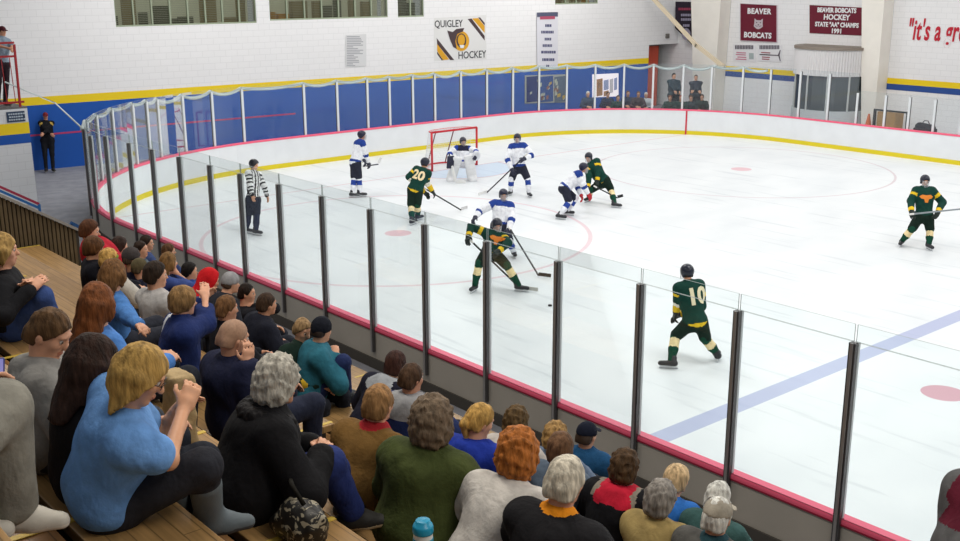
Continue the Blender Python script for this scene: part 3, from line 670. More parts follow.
# lobby opening at the far corner with a red door
mb = MB(); x0, x1 = ra, 27.6
mb.box((x0, 1.4, .3), (x1+2, 1.5, rz), 0); mb.box((x0-.1, .25, .3), (x0, 1.5, rz), 0); mb.box((x0, .25, rz), (x1+2, 1.5, rz+.1), 0)
on_wall(mb, 'lobby_recess', [plain('8f8d88', .8)])
mb = MB(); xd, _ = on_end(653, 60); xe, _ = on_end(668, 60); dd = bpy.data.objects.new('door_1', None); COL.objects.link(dd); dd['kind'] = 'structure'; dd.location = tuple(A0+AX*(xd+.3)); dd.rotation_euler = (0, 0, ANG)
o_ = V(xd+.3, 0, 0); mb.box((xd, .6, .3), (xe, .66, rz-.1)); mb.build('door_leaf', [plain('d2553c', .5)], dd, o_)
mb = MB(); mb.box((xd-.05, .58, .3), (xd, .68, rz-.05)); mb.box((xe, .58, .3), (xe+.05, .68, rz-.05)); mb.box((xd-.05, .58, rz-.1), (xe+.05, .68, rz)); mb.build('door_frame', [plain('77736c', .5)], dd, o_)
# side wall
WY = 29.0
wr = MB(); wr.box((-3.4, 0, 0), (46, .25, 7.5)); wall_right = wr.build('wall_right', [wall_white]); wall_right.location = (0, WY, 0); wall_right['kind'] = 'structure'
def side(mb, name, mats): return mb.build(name, mats, wall_right, V(0, WY, 0))
mb = MB(); mb.box((1.0, WY-.006, 2.0), (46, WY, 2.21)); side(mb, 'yellow_stripe', [ye])
mb = MB(); mb.box((1.0, WY-.006, 1.78), (46, WY, 2.0)); side(mb, 'blue_stripe', [mat('blue_stripe', '2a4f96', .6)])
# tapered wall columns and the slanting beam
cream = mat('cream_steel', 'f4efe5', .5, var=.03, vscale=2)
def column(name, xa0, xa1, xb0, xb1, y0, y1):
    mb = MB(); mb.prism([(xb0, y0, FZ), (xb1, y0, FZ), (xa1, y0, 7.4), (xa0, y0, 7.4)], (0, y1-y0, 0)); o = struct(mb, name, [cream]); return o
column('column', 7.85, 8.95, 8.5, 9.0, 28.3, 28.98); column('column', -.1, 1.75, .55, 1.55, 28.3, 28.98)
mb = MB(); a = aty(649, -6, 26.6); b = aty(697, 46, 26.6); c_ = aty(724, 67, 26.6); mb.bar(a, b, .1, .15); mb.bar(b-(b-a)*.02, c_, .1, .15); struct(mb, 'beam', [mat('cream_beam', 'dfcfb2', .6)])
# left lobby wall with stripes and platform on top
LX = 2.0; mb = MB(); mb.box((LX-2.2, -9, FZ), (LX, .05, 2.74)); wl = mb.build('wall_left', [block_wall('white_lobby_block', 'dfe0e2')], None, V(LX, .05, 0)); wl.location = (LX, .05, 0); wl['kind'] = 'structure'
def onleft(lo, hi, nm, m): b_ = MB(); b_.box((LX, lo[0], lo[1]), (LX+.006, hi[0], hi[1])); b_.build(nm, [m], wl, V(LX, .05, 0))
onleft((-9, 2.11), (.05, 2.39), 'yellow_stripe', ye); onleft((-9, 1.87), (.05, 2.11), 'blue_stripe', bl)
# ------------------------------------------------------------------ signs and banners
maroon = mat('maroon_vinyl', '6d0f2a', .6); whitep = plain('efeff0', .6); blackp = plain('23242b', .6); navy = plain('2a2f5c', .6)
def end_at(x, y, off=.02):
    s, z = on_end(x, y); return A0+AX*s+V(0, 0, z)+AN*off
def quadpx(f, x0, y0, x1, y1): return [f(x0, y1), f(x1, y1), f(x1, y0), f(x0, y0)]
def flat(P, th, nrm_): 
    mb = MB(); mb.prism([p-nrm_*0 for p in P], -np.asarray(nrm_)*th); return mb
ez = V(0, 0, 1)
# painted mural
c = end_at(460, 39); mural = thing('wall_mural', 'painted hockey mural with plumed helmet and gold stripes high on the end wall', 'mural', c)
def ep(x, y, off=.012): return end_at(x, y, off)
gold = plain('e0a526', .6); brown = plain('4c3b3f', .6)
P = [ep(433, 18), ep(486, 14), ep(486, 60), ep(433, 63)]; flat([ep(434, 61, .008), ep(486, 59, .008), ep(486, 15, .008), ep(434, 18, .008)], .004, AN).build('panel', [plain('e6e5e3', .65)], mural, c)
mb = MB()
mb.prism([ep(436.5, 38), ep(437, 44), ep(450, 60), ep(454, 60)], -AN*.006, 1); mb.prism([ep(437, 44), ep(437, 51), ep(443, 60), ep(449, 59.5)], -AN*.006, 0); mb.prism([ep(437, 51.5), ep(437, 54), ep(441.5, 60.3), ep(443, 60.2)], -AN*.006, 1)
mb.prism([ep(467.5, 19), ep(471.5, 18.5), ep(484.5, 36), ep(484.5, 40.5)], -AN*.006, 1); mb.prism([ep(472, 18.5), ep(478, 18), ep(484.5, 26), ep(484.5, 33)], -AN*.006, 0); mb.prism([ep(478, 17.5), ep(480, 17.4), ep(484.5, 23), ep(484.5, 25.5)], -AN*.006, 1)
mb.build('stripe', [gold, brown], mural, c)
mb = MB(); ang = lambda k, a, b: ep(461+a*math.cos(k), 41+b*math.sin(k), .018)
mb.prism([ang(k, 8, 10) for k in np.linspace(0, 6.283, 20)[:-1]], -AN*.006, 0)
mb.prism([ep(461+5*math.cos(k), 40.5+7.2*math.sin(k), .024) for k in np.linspace(0, 6.283, 16)[:-1]], -AN*.006, 1)
mb.prism([ep(461+3.6*math.cos(k), 40+5.6*math.sin(k), .03) for k in np.linspace(0, 6.283, 16)[:-1]], -AN*.006, 0)
mb.prism([ep(447, 30.5, .022), ep(452.5, 32, .022), ep(456, 29, .022), ep(464, 28, .022), ep(462.5, 31.5, .022), ep(457, 34, .022), ep(455, 41, .022), ep(456.5, 49, .022), ep(453, 47, .022), ep(450, 40, .022)], -AN*.006, 1)
mb.prism([ep(459, 45, .034), ep(464, 45, .034), ep(463, 48, .034), ep(460, 48, .034)], -AN*.004, 2)
mb.build('emblem', [gold, brown, whitep], mural, c, label='gold helmet emblem with dark plume')
put_text('QUIGLEY', .36, ep(448.5, 24), AX, ez, blackp, mural, c, bold=.002, squeeze=.86); put_text('HOCKEY', .38, ep(472, 55), AX, ez, blackp, mural, c, bold=.002, squeeze=.86)
# long white banner (its small words cannot be read: coloured word marks only)
def banner(label, corners, nv, m, cat='banner'):
    cc = sum(corners)/4; r = thing('hanging_banner', label, cat, cc); flat(corners, .01, nv).build('cloth', [m], r, cc); return r, cc
r, cc = banner('long white pennant banner hanging over the yellow stripe', [end_at(536.5, 69, .05), end_at(557, 68, .05), end_at(557, 12, .05), end_at(536, 12.5, .05)], AN, mat('white_vinyl', 'e4e3ea', .6))
flat([end_at(536.3, 17, .058), end_at(557, 16.5, .058), end_at(557, 12, .058), end_at(536, 12.5, .058)], .006, AN).build('header', [plain('555a72', .6)], r, cc)
mb = MB(); mb.prism([end_at(539, 19.5, .062), end_at(554, 19, .062), end_at(554, 16, .062), end_at(539, 16.5, .062)], -AN*.004); mb.build('heading', [plain('b5516a', .6)], r, cc)
for y, w in ((25.5, 5), (32, 13), (39, 6), (45.5, 10), (52, 13), (59.5, 11), (66, 3)):
    mb = MB(); k = random.Random(int(y)); x = 546.8-w/2
    while x < 546.8+w/2-.5:
        l = 1+1.2*k.random(); mb.prism([end_at(x, y+1.4, .056), end_at(x+l, y+1.4, .056), end_at(x+l, y-1.3, .056), end_at(x, y-1.3, .056)], -AN*.004); x += l+.35
    mb.build('text_line', [plain('56587c', .6)], r, cc)
# notice sheet
mb = MB(); cc = end_at(355, 50); r = thing('notice_sheet', 'pale typed notice sheet posted on the end wall', 'notice', cc); flat([end_at(345.5, 67), end_at(366, 66), end_at(366, 34), end_at(345.5, 35)], .004, AN).build('sheet', [plain('dedede', .7)], r, cc)
mb = MB(); k = random.Random(5)
for y in np.arange(36.5, 66, 1.7):
    w = 6+11*k.random(); mb.prism([end_at(346.5, y+.5, .024), end_at(346.5+w, y+.5, .024), end_at(346.5+w, y-.3, .024), end_at(346.5, y-.3, .024)], -AN*.002)
mb.build('print_lines', [plain('a2a2a8', .7)], r, cc)
mb = MB(); cc = end_at(667, 36); s, z = on_end(667, 36); mb.obox(cc, AX*.1, AN*.04, ez*.1); solo(mb, 'wall_speaker', [plain('77736d', .6)], 'small grey box on the wall above the red doorway', 'speaker', cc, bevel=.01)
# framed displays behind the end glass
cc = end_at(545, 90); r = thing('display_case', 'blue framed display board of photos behind the end glass', 'display', cc)
E4 = lambda x0, y0, x1, y1, o: [end_at(x0, y1+.4, o), end_at(x1, y1-.8, o), end_at(x1, y0-.8, o), end_at(x0, y0+.4, o)]
flat(E4(524.5, 75, 566, 103, .03), .02, AN).build('frame', [plain('a7a9a2', .5)], r, cc)
for x0, x1, m_ in ((526, 538, '1c2f6e'), (539, 552.5, '30508f'), (554, 565, '5b6a7e')): flat(E4(x0, 76.5, x1, 102, .04), .01, AN).build('photo_panel', [plain(m_, .4)], r, cc)
mb = MB(); k = random.Random(2)
for i in range(22):
    x = 527+37*k.random(); y = 79+20*k.random(); mb.prism(E4(x, y, x+1.5+2*k.random(), y+1.5+2.5*k.random(), .05), -AN*.004, k.choice([0, 0, 1, 2]))
mb.build('pictures', [plain('b9bcae', .5), plain('c5a24a', .5), plain('93635a', .5)], r, cc)
cc = end_at(605, 85); r = thing('lit_noticeboard', 'bright lit noticeboard with coloured sheets behind the far corner crowd', 'noticeboard', cc)
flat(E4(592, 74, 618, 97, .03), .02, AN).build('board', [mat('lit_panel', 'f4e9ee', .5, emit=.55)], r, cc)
mb = MB()
for x0, y0, x1, y1, m_ in ((596, 79, 602, 96, 0), (603, 80, 608, 90, 1), (609, 79, 612.5, 93, 2), (613.5, 78, 616.5, 90, 1), (597.5, 82, 600, 88, 2), (603, 91, 608, 96, 0)): mb.prism(E4(x0, y0, x1, y1, .04), -AN*.004, m_)
mb.build('sheets', [plain('b98a63', .6), plain('a9b4dc', .6), plain('dcd6dc', .6)], r, cc)
# side wall banners
def sd(x, y, off=.03): return aty(x, y, WY-off)
NS = V(0, -1, 0); XS = V(1, 0, 0)
S4 = lambda x0, y0, x1, y1, o=.03: [sd(x0, y1, o), sd(x1, y1+(x1-x0)*.05, o), sd(x1, y0+(x1-x0)*.05, o), sd(x0, y0, o)]
r, cc = banner('square maroon banner with white bobcat head on the far wall', S4(740.5, 3.5, 777, 40.5), NS, maroon)
P = S4(740.5, 3.5, 777, 40.5, .036)
mb = MB(); q0, q1, q2, q3 = P; e = .05
for a, b in ((q0, q1), (q1, q2), (q2, q3), (q3, q0)): mb.bar(a, b, .012, .05, up=(0, 1, 0))
mb.build('border', [plain('d9c7cf', .6)], r, cc)
put_text('BEAVER', .3, sd(759, 11.5, .045), XS, ez, whitep, r, cc, bold=.012, squeeze=1.02, spacing=1.12); put_text('BOBCATS', .3, sd(757.5, 35.5, .045), XS, ez, whitep, r, cc, bold=.012, squeeze=.98, spacing=1.06)
mb = MB(); hc_ = sd(758.5, 23.5, .04); pr = lambda a, b, o=0: hc_+V(a, -.006-o, b)
mb.prism([pr(-.2, .2), pr(-.1, .13), pr(.1, .13), pr(.2, .2), pr(.2, 0), pr(.22, -.12), pr(.1, -.2), pr(0, -.23), pr(-.1, -.2), pr(-.22, -.12), pr(-.2, 0)][::-1], V(0, .005, 0), 0)
for g in (-1, 1): mb.prism([pr(g*.04, .03, .004), pr(g*.13, .07, .004), pr(g*.11, .01, .004)], V(0, .003, 0), 1); mb.prism([pr(g*.03, -.1, .004), pr(g*.16, -.07, .004), pr(g*.15, -.1, .004), pr(g*.03, -.13, .004)], V(0, .003, 0), 2)
mb.prism([pr(-.04, -.03, .004), pr(.04, -.03, .004), pr(0, -.09, .004)], V(0, .003, 0), 1); mb.build('emblem', [plain('c9bcc2', .6), plain('4c4450', .6), plain('8a7a86', .6)], r, cc, label='pale bobcat head')
r, cc = banner('wide maroon honours board with four lines of lettering on the far wall', S4(809.5, 5, 867, 33), NS, maroon, 'sign')
for s_, y_, z_ in (('BEAVER BOBCATS', 10.5, .24), ('HOCKEY', 17.5, .28), ('STATE "AA" CHAMPS', 25, .235), ('1991', 31.3, .24)): put_text(s_, z_, sd(836.5, y_, .045), XS, ez, whitep, r, cc, bold=.01, squeeze=.86 if len(s_) > 8 else 1.0)
r, cc = banner('narrow black and maroon banner with grey crest beside the corner column', [aty(675, 28, 28.6), aty(697, 50, 28.6), aty(695.5, 2, 28.6), aty(675.5, 1.5, 28.6)], NS, mat('black_banner', '1d0e22', .6))
for y_, w, c_ in ((9, 15, 1), (15, 10, 0), (19.5, 10, 0), (25.5, 6, 0)):
    mb = MB(); k = random.Random(y_); x = 686-w/2
    while x < 686+w/2: mb.prism([aty(x, y_+1.2, 28.55), aty(x+1.2, y_+1.25, 28.55), aty(x+1.2, y_-1.2, 28.55), aty(x, y_-1.2, 28.55)], V(0, .01, 0), c_); x += 1.7
    mb.build('text_line', [plain('9a93a8', .6), plain('9a3550', .6)], r, cc)
mb = MB(); mb.prism([aty(686+4.5*math.cos(k), 34+6*math.sin(k), 28.55) for k in np.linspace(0, 6.283, 14)[:-1]], V(0, .01, 0)); mb.build('emblem', [plain('8d8697', .6)], r, cc)
for x0, x1, lab, c_ in ((733, 756, 'small white sponsor sign with pink print, left below the bobcat banner', 'c77a92'), (757.5, 782, 'small white sponsor sign with red arrow print, right below the bobcat banner', '9c4a55')):
    cc = sd((x0+x1)/2, 53); r = thing('sponsor_sign', lab, 'sign', cc); flat(S4(x0, 44, x1, 61, .02), .01, NS).build('panel', [plain('e9e8ea', .6)], r, cc)
    mb = MB(); k = random.Random(x0)
    x = x0+2
    while x < x1-3: mb.prism(S4(x, 45.2, x+1.1, 49.2, .03), V(0, .004, 0), 0); x += 1.55
    for y_ in (52, 54, 56.5, 58.5): mb.prism(S4(x0+2.5+2*k.random(), y_, x0+11+3*k.random(), y_+1.0, .03), V(0, .004, 0), 1)
    if x0 > 750: mb.prism([sd(x1-4, 54.6, .03), sd(x1-2.2, 50, .03), sd(x1-1.4, 50, .03), sd(x1-2.4, 55.5, .03), sd(x1-1.4, 61, .03), sd(x1-2.2, 61, .03)], V(0, .004, 0), 0); mb.prism(S4(x0+2, 54, x1-3, 55, .03), V(0, .004, 0), 0)
    else: mb.prism(S4(x1-7, 53, x1-2.5, 59, .03), V(0, .004, 0), 2)
    mb.build('word_marks', [plain('625c66', .6), plain(c_, .6), plain('a8b4b4', .6)], r, cc)
cc = sd(936, 32); r = thing('wall_lettering', 'large red slanted lettering on the far wall above the yellow stripe', 'lettering', cc)
put_text('"it\'s a gre', 1.02, sd(936, 31.5, .02), XS, ez, plain('c4122f', .5), r, cc, bold=.02, shear=.12, squeeze=.53, spacing=1.05)
mb = MB(); a, b = sd(744, 90), sd(757, 97); mb.box((a[0], WY-.008, b[2]), (b[0], WY, a[2])); mb2 = MB()
# press box with corrugated canopy
X0, X1, Yf = 5.4, 8.35, 27.3
cc = V((X0+X1)/2, WY, FZ); pb = thing('press_box', 'rounded press box with white corrugated canopy and dark windows', 'press box', cc)
arc = lambda r_, t: V((X0+X1)/2-(X1-X0)/2*r_*math.cos(t), WY-(WY-Yf)*r_*math.sin(t)**.75, 0)
ts = np.linspace(0, math.pi, 91)
mb = MB(); v = [arc(1+.012*(-1)**i, t)+V(0, 0, z) for z in (2.24, 3.22) for i, t in enumerate(ts)]; k = len(ts); mb.add(v, [(i, i+1, k+i+1, k+i) for i in range(k-1)]); ob = mb.build('canopy', [mat('white_corrugated', 'e2e0e0', .45)], pb, cc); ob.modifiers.new('s', 'SOLIDIFY').thickness = .02
mb = MB(); v = [arc(1.03, t)+V(0, 0, z) for z in (3.2, 3.3) for t in ts[::5]]; k = len(ts[::5]); mb.add(v, [(i, i+1, k+i+1, k+i) for i in range(k-1)]+[tuple(range(k, 2*k))]); mb.build('roof_edge', [plain('8e8378', .6)], pb, cc)
mb = MB(); v = [arc(.97, t)+V(0, 0, z) for z in (.95, 2.3) for t in ts[::9]]; k = len(ts[::9]); mb.add(v, [(i, i+1, k+i+1, k+i) for i in range(k-1)]); mb.build('window', [mat('dark_window', '4a5258', .12, spec=.6)], pb, cc)
for t in ts[9:85:16]: mb = MB(); mb.tube([arc(.985, t)+V(0, 0, .9), arc(.985, t)+V(0, 0, 2.3)], .035, 6); mb.build('mullion', [plain('c9cccb', .5)], pb, cc)
mb = MB(); v = [arc(1.0, t)+V(0, 0, z) for z in (FZ, .95) for t in ts[::5]]; k = len(ts[::5]); mb.add(v, [(i, i+1, k+i+1, k+i) for i in range(k-1)]+[tuple(range(k, 2*k))]); mb.build('base_wall', [plain('cfd4d6', .6)], pb, cc)
# clutter by the column: cabinet, cone, bag
def ray_on_floor_y(x, Y): q = aty(x, 125, Y); return q[0]
c0 = V(9.6, 28.0, FZ); r = thing('equipment_cabinet', 'tan open cabinet with dark frame by the column foot, behind the far glass', 'cabinet', c0)
mb = MB(); mb.box((9.45, 27.7, FZ), (10.15, 28.3, 1.1)); mb.build('carcass', [mat('tan_board', 'b08a58', .6, var=.12, vscale=3)], r, c0); mb = MB()
mb.bar((9.35, 27.7, FZ), (9.35, 27.7, 1.16), .12, .06); mb.bar((9.3, 27.7, 1.16), (10.6, 27.7, 1.16), .05, .06); mb.bar((10.6, 27.7, 1.16), (10.6, 27.7, FZ), .05, .05); mb.build('frame', [plain('2d3033', .5)], r, c0)
cn = aty(868, 126, 27.9); cn = V(cn[0], 27.9, FZ); mb = MB(); mb.lathe([(.16, .03), (.15, .04), (.03, .66), (.025, .66)], 14, cn); mb.box(cn+V(-.18, -.18, 0), cn+V(.18, .18, .03)); solo(mb, 'traffic_cone', [plain('e2723a', .5)], 'orange traffic cone at the column foot behind the far boards', 'cone', cn)
bg = aty(925, 131, 26.2); bg = V(bg[0], 26.2, FZ)
blob_r = thing('duffel_bag', 'small dark duffel bag poking above the far boards at right', 'bag', bg); blob('bag_body', [rc(bg+V(-.2, 0, .62), bg+V(.22, 0, .6), .16, .14, .05), bx(bg+V(0, 0, .3), V(.34, .2, .3), I3, .03, .03)], .02, [cloth('26282f')], blob_r, bg); mb = MB(); mb.tube([bg+V(-.12, 0, .76), bg+V(-.05, 0, .85), bg+V(.07, 0, .85), bg+V(.14, 0, .73)], .015, 6); mb.build('strap', [cloth('26282f')], blob_r, bg)
# sign, platform and railing at the left
cc = V(LX, -.25, 2.55); r = thing('dark_sign', 'small dark sign with lines of pale print above the yellow band at left', 'sign', cc)
mb = MB(); mb.box((LX, -.47, 2.42), (LX+.02, -.03, 2.68)); mb.build('panel', [plain('2a3d57', .5)], r, cc)
for z_, w in ((2.62, .36), (2.55, .34), (2.48, .36)):
    mb = MB(); k = random.Random(w); y = -.25-w/2
    while y < -.25+w/2: l = .03+.03*k.random(); mb.box((LX+.02, y, z_-.018), (LX+.024, y+l, z_+.018)); y += l+.014
    mb.build('text_line', [plain('b9c4cf', .5)], r, cc)
red = mat('red_rail', 'a81f26', .45); cc = V(LX-.4, -.6, 2.74); r = thing('platform_railing', 'red steel railing round the raised platform at left edge', 'railing', cc)
q = [atx(15, 45, LX-.05), atx(20, 105, LX-.05)]; mb = MB(); mb.bar(V(LX-.05, q[1][1], 2.76), V(LX-.05, q[0][1]-.02, 4.32), .05, .05); mb.build('post', [red], r, cc)
for z0, z1 in ((4.3, 4.36), (4.0, 4.03), (2.86, 2.9)):
    mb = MB(); mb.bar((LX-.05, q[0][1]-.02+(4.3-z0)*.06, z1), (LX-.05, -3.0, z1), .04, .05); mb.build('rail', [red], r, cc)
for i in range(6):
    mb = MB(); y = q[0][1]-.14-.2*i; mb.bar((LX-.05, y, 2.88), (LX-.05, y-.03, 4.0), .016, .016); mb.build('baluster', [red], r, cc)
mb = MB(); mb.box((LX-2.2, -9, 2.74), (LX, .05, 2.78)); struct(mb, 'platform_floor', [plain('6d6a68', .8)])
cc = V(4.0, -1.2, FZ); r = thing('handrail', 'blue and red handrail sloping down at the left corridor', 'handrail', cc)
a, b = atx(-20, 178, 4.0), atx(39, 204, 4.0); mb = MB(); mb.bar(a, b, .04, .06); mb.build('top_rail', [plain('b0324e', .5)], r, cc); mb = MB(); mb.bar(a-ez*.1, b-ez*.1, .04, .06); mb.bar(b, V(b[0], b[1], FZ), .05, .05); mb.build('lower_rail', [plain('2f6fb0', .5)], r, cc)
cc = V(14.6, -3.4, FZ); r = thing('handrail', 'blue handrail beside the aisle stairs near the slatted fence', 'handrail', cc)
a, b = atx(70, 224, 14.6), atx(112, 246, 14.6); mb = MB(); mb.bar(a, b, .05, .09); mb.build('top_rail', [plain('1f4f86', .5)], r, cc)
for p in (a, b): mb = MB(); mb.bar(p, V(p[0], p[1], FZ), .05, .05); mb.build('post', [plain('1f4f86', .5)], r, cc)
# ------------------------------------------------------------------ bleachers
def zj(j): return .72+.4*j
def yj(j): return -1.22-.8*j
def wood(name, col, var=.2):
    m = bpy.data.materials.new(name); m.use_nodes = True; nt = m.node_tree; b = nt.nodes['Principled BSDF']; L = nt.links; N = nt.nodes.new
    tc = N('ShaderNodeTexCoord'); br = N('ShaderNodeTexBrick'); br.inputs['Scale'].default_value = 1; br.inputs['Brick Width'].default_value = 1.1; br.inputs['Row Height'].default_value = .075
    br.inputs['Mortar Size'].default_value = .003; br.offset = .37; c = lin(col)
    br.inputs['Color1'].default_value = (*c, 1); br.inputs['Color2'].default_value = (*[x*.8 for x in c], 1); br.inputs['Mortar'].default_value = (*[x*.45 for x in c], 1)
    L.new(tc.outputs['Object'], br.inputs['Vector'])
    n = N('ShaderNodeTexNoise'); n.inputs['Scale'].default_value = 6; n.inputs['Detail'].default_value = 5; mp = N('ShaderNodeMapping'); mp.inputs['Scale'].default_value = (.6, 9, 3); L.new(tc.outputs['Object'], mp.inputs[0]); L.new(mp.outputs[0], n.inputs[0])
    r = N('ShaderNodeValToRGB'); r.color_ramp.elements[0].color = (1-var*1.3,)*3+(1,); r.color_ramp.elements[1].color = (1, 1, 1, 1); r.color_ramp.elements[0].position = .3; r.color_ramp.elements[1].position = .65; L.new(n.outputs['Fac'], r.inputs[0])
    mu = N('ShaderNodeMix'); mu.data_type = 'RGBA'; mu.blend_type = 'MULTIPLY'; mu.inputs[0].default_value = 1; L.new(br.outputs[0], mu.inputs[6]); L.new(r.outputs[0], mu.inputs[7]); L.new(mu.outputs[2], b.inputs['Base Color'])
    b.inputs['Roughness'].default_value = .38; b.inputs['Specular IOR Level'].default_value = .4; return m
maple = wood('maple_planks', 'b08a58'); maple_shaded = wood('dark_shaded_maple_planks', '966c42'); ystripe = plain('cfb04a', .45); dark_under = plain('2a2119', .8)  # foot planks: own darker tone, deepened to paint shade at the row gaps
ORD = ['', 'second', 'third', 'fourth', 'fifth', 'sixth', 'seventh', 'eighth', 'ninth', 'tenth']
secs = {j: [(15.06, 34.0)] for j in range(1, 10)}; secs[5] = [(15.06, 23.85), (24.45, 34.0)]
for j in range(1, 10):
    for (x0, x1) in secs[j]:
        half = '' if len(secs[j]) == 1 else (', left of the aisle gap' if x0 < 20 else ', right of the aisle gap')
        c = V(x0, yj(j), FZ); lab = ('%s wooden bleacher tier up from the rink aisle%s' % (['', 'lowest', 'second', 'third', 'fourth', 'fifth', 'sixth', 'seventh', 'eighth', 'ninth and highest'][j], half))
        r = thing('bleacher_tier', lab, 'bleacher', c, 'wooden bleacher tiers')
        yf, z = yj(j)+.25, zj(j)
        mb = MB(); mb.box((x0, yf-.40, z-.055), (x1, yf, z)); mb.build('seat_plank', [maple], r, c, bevel=.006)
        mb = MB(); mb.box((x0, yf-.80+.05, z-.055), (x1, yf-.445, z-.004)); mb.build('foot_plank', [maple_shaded], r, c, bevel=.006)
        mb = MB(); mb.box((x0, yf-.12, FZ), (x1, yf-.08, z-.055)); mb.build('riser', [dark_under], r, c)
        for xs in (x0+.01, 19.6, 22.3, 23.1, 25.05, 26.35, x1-.06):
            if x0 <= xs <= x1-.05: mb = MB(); mb.box((xs, yf-.765, z), (xs+.035, yf+.002, z+.003)); mb.build('yellow_stripe', [ystripe], r, c)
# slatted fence at the stand's end
FX = 15.0; c = V(FX, -5, FZ); r = thing('slatted_fence', 'dark brown slatted fence sloping down the end of the bleachers', 'fence', c)
ft = lambda y: 3.05-.633*(y+4.59); m_f = mat('fence_slats', '5b4c34', .7, var=.25, vscale=3)
mb = MB(); y = -8.6
while y < -3.62: mb.prism([(FX-.02, y, ft(y)-1.45), (FX-.02, y+.04, ft(y+.04)-1.45), (FX-.02, y+.04, ft(y+.04)), (FX-.02, y, ft(y))], (.03, 0, 0)); y += .056
mb.build('slat_panel', [m_f], r, c)
mb = MB(); mb.prism([(FX-.035, -8.6, ft(-8.6)-1.45), (FX-.035, -3.6, ft(-3.6)-1.45), (FX-.035, -3.6, ft(-3.6)-.01), (FX-.035, -8.6, ft(-8.6)-.01)], (.012, 0, 0)); mb.build('backing', [plain('2a2318', .9)], r, c)
mb = MB(); mb.prism([(FX-.05, -8.6, ft(-8.6)), (FX-.05, -3.58, ft(-3.58)), (FX-.05, -3.58, ft(-3.58)+.045), (FX-.05, -8.6, ft(-8.6)+.045)], (.1, 0, 0)); mb.build('top_rail', [plain('97938d', .5)], r, c)
for y in (-8.5, -6.8, -5.2, -3.64): mb = MB(); mb.box((FX-.075, y, FZ), (FX-.022, y+.06, ft(y))); mb.build('post', [plain('3a3329', .7)], r, c)

# ------------------------------------------------------------------ goal, puck
c = V(GL, CY, 0); r = thing('goal_net', 'red framed hockey goal with white netting in front of the end boards', 'goal', c); redp = plain('c8202f', .35)
Yp = (CY-.915, CY+.915); H_ = 1.22
mb = MB()
for y in Yp: mb.tube([(GL, y, .005), (GL, y, H_)], .035, 10)
mb.tube([(GL, Yp[0], H_), (GL, Yp[1], H_)], .035, 10); mb.build('front_frame', [redp], r, c, smooth=True)
def back(t, z):   # rear outline, t 0..1 across
    dz = 1.05-.55*z/H_; return V(GL-dz*math.sin(math.pi*t)**.35, CY+(t*2-1)*.915*(1+.0*z), z)
mb = MB(); mb.tube([back(t, .02) for t in np.linspace(0, 1, 17)], .028, 8); mb.build('base_frame', [redp], r, c, smooth=True)
mb = MB(); mb.tube([back(t, H_-.01) for t in np.linspace(0, 1, 17)], .022, 8); mb.build('top_frame', [redp], r, c, smooth=True)
for t in (.3, .7): mb = MB(); mb.tube([back(t, .02), back(t, H_)], .02, 8); mb.build('rear_support', [plain('6a2a30', .4)], r, c, smooth=True)
mb = MB()
for t in np.linspace(.02, .98, 34): mb.tube([back(t, z) for z in np.linspace(.02, H_, 4)], .005, 4, cap=False)
for z in np.linspace(.06, H_, 16): mb.tube([back(t, z) for t in np.linspace(0, 1, 21)], .005, 4, cap=False)
for t in np.linspace(.03, .97, 30): p = back(t, H_); mb.tube([V(GL, p[1], H_), p], .005, 4, cap=False)
mb.build('netting', [plain('e6e8ea', .7)], r, c)
pk = atz(550, 306, 0); mb = MB(); mb.lathe([(.036, 0), (.038, .003), (.038, .022), (.036, .025)], 20); o = mb.build('puck', [plain('1a1a1c', .6)], None, None); o.location = tuple(pk); tagp(o, 'black rubber puck lying on open ice right of the sticks', 'puck')

# ------------------------------------------------------------------ skaters
def stick(label, pts, ddepths, blade, col='2b2b2e', taped='e6e4df', bt='1d1d1f'):
    """pts: world points butt -> heel, then toe of the blade"""
    a, b, t_ = pts; r = thing('hockey_stick', label, 'hockey stick', b); mb = MB(); mb.bar(a, b, .024, .034); mb.build('shaft', [plain(col, .4)], r, b, bevel=.004)
    mb = MB(); d = t_-b; L = [b+d*u+ez*0 for u in (0, .33, .66, 1)]
    for p, q in zip(L[:-1], L[1:]): mb.bar(p+ez*.03, q+ez*.03, .014, .075)
    mb.build('blade', [plain(bt, .6)], r, b, bevel=.004)
    mb = MB(); d = nrm(b-a); mb.bar(a-d*.01, a+d*.09, .032, .04); mb.build('butt_tape', [plain(taped, .7)], r, b, bevel=.006); return r
def facing(deg):
    t = math.radians(deg); v = -math.cos(t)*FH+math.sin(t)*RH; return math.degrees(math.atan2(-v[0], v[1]))
W_JERSEY = dict(top='e9ebf2', cols=['26418e', '1d2c6b'], pants='2a2c3a', sock='e6e8ee', sband='2a4596', helmet='23253a', glove='26283c')
G_JERSEY = dict(top='123d34', cols=['e8c02a', 'e6e2d2', '0d3425'], pants='14271f', sock='144433', sband='efd9a6', helmet='1d2130', glove='16231f')
def pw(C, tg, tt, u, J):
    m = np.zeros(len(C), int); m[(tg == 1) & (u > .80)] = 1; m[((tg == 2) | (tg == 3)) & (tt < .30)] = 1
    m[(tg == 1) & (u > .02) & (u < .14)] = 1; m[((tg == 4) | (tg == 5)) & (tt > .12) & (tt < .45)] = 1; m[(tg == 1) & (u < -.12)] = 2; return m
def pg(C, tg, tt, u, J):
    m = np.zeros(len(C), int); m[((tg == 2) | (tg == 3)) & (tt > .30) & (tt < .52)] = 1; m[((tg == 4) | (tg == 5)) & (tt < .5)] = 2; m[((tg == 4) | (tg == 5)) & (tt >= .5)] = 1
    m[(tg == 1) & (u < -.02) & (u > -.12)] = 1; m[(tg == 1) & (u < -.12)] = 3; return m
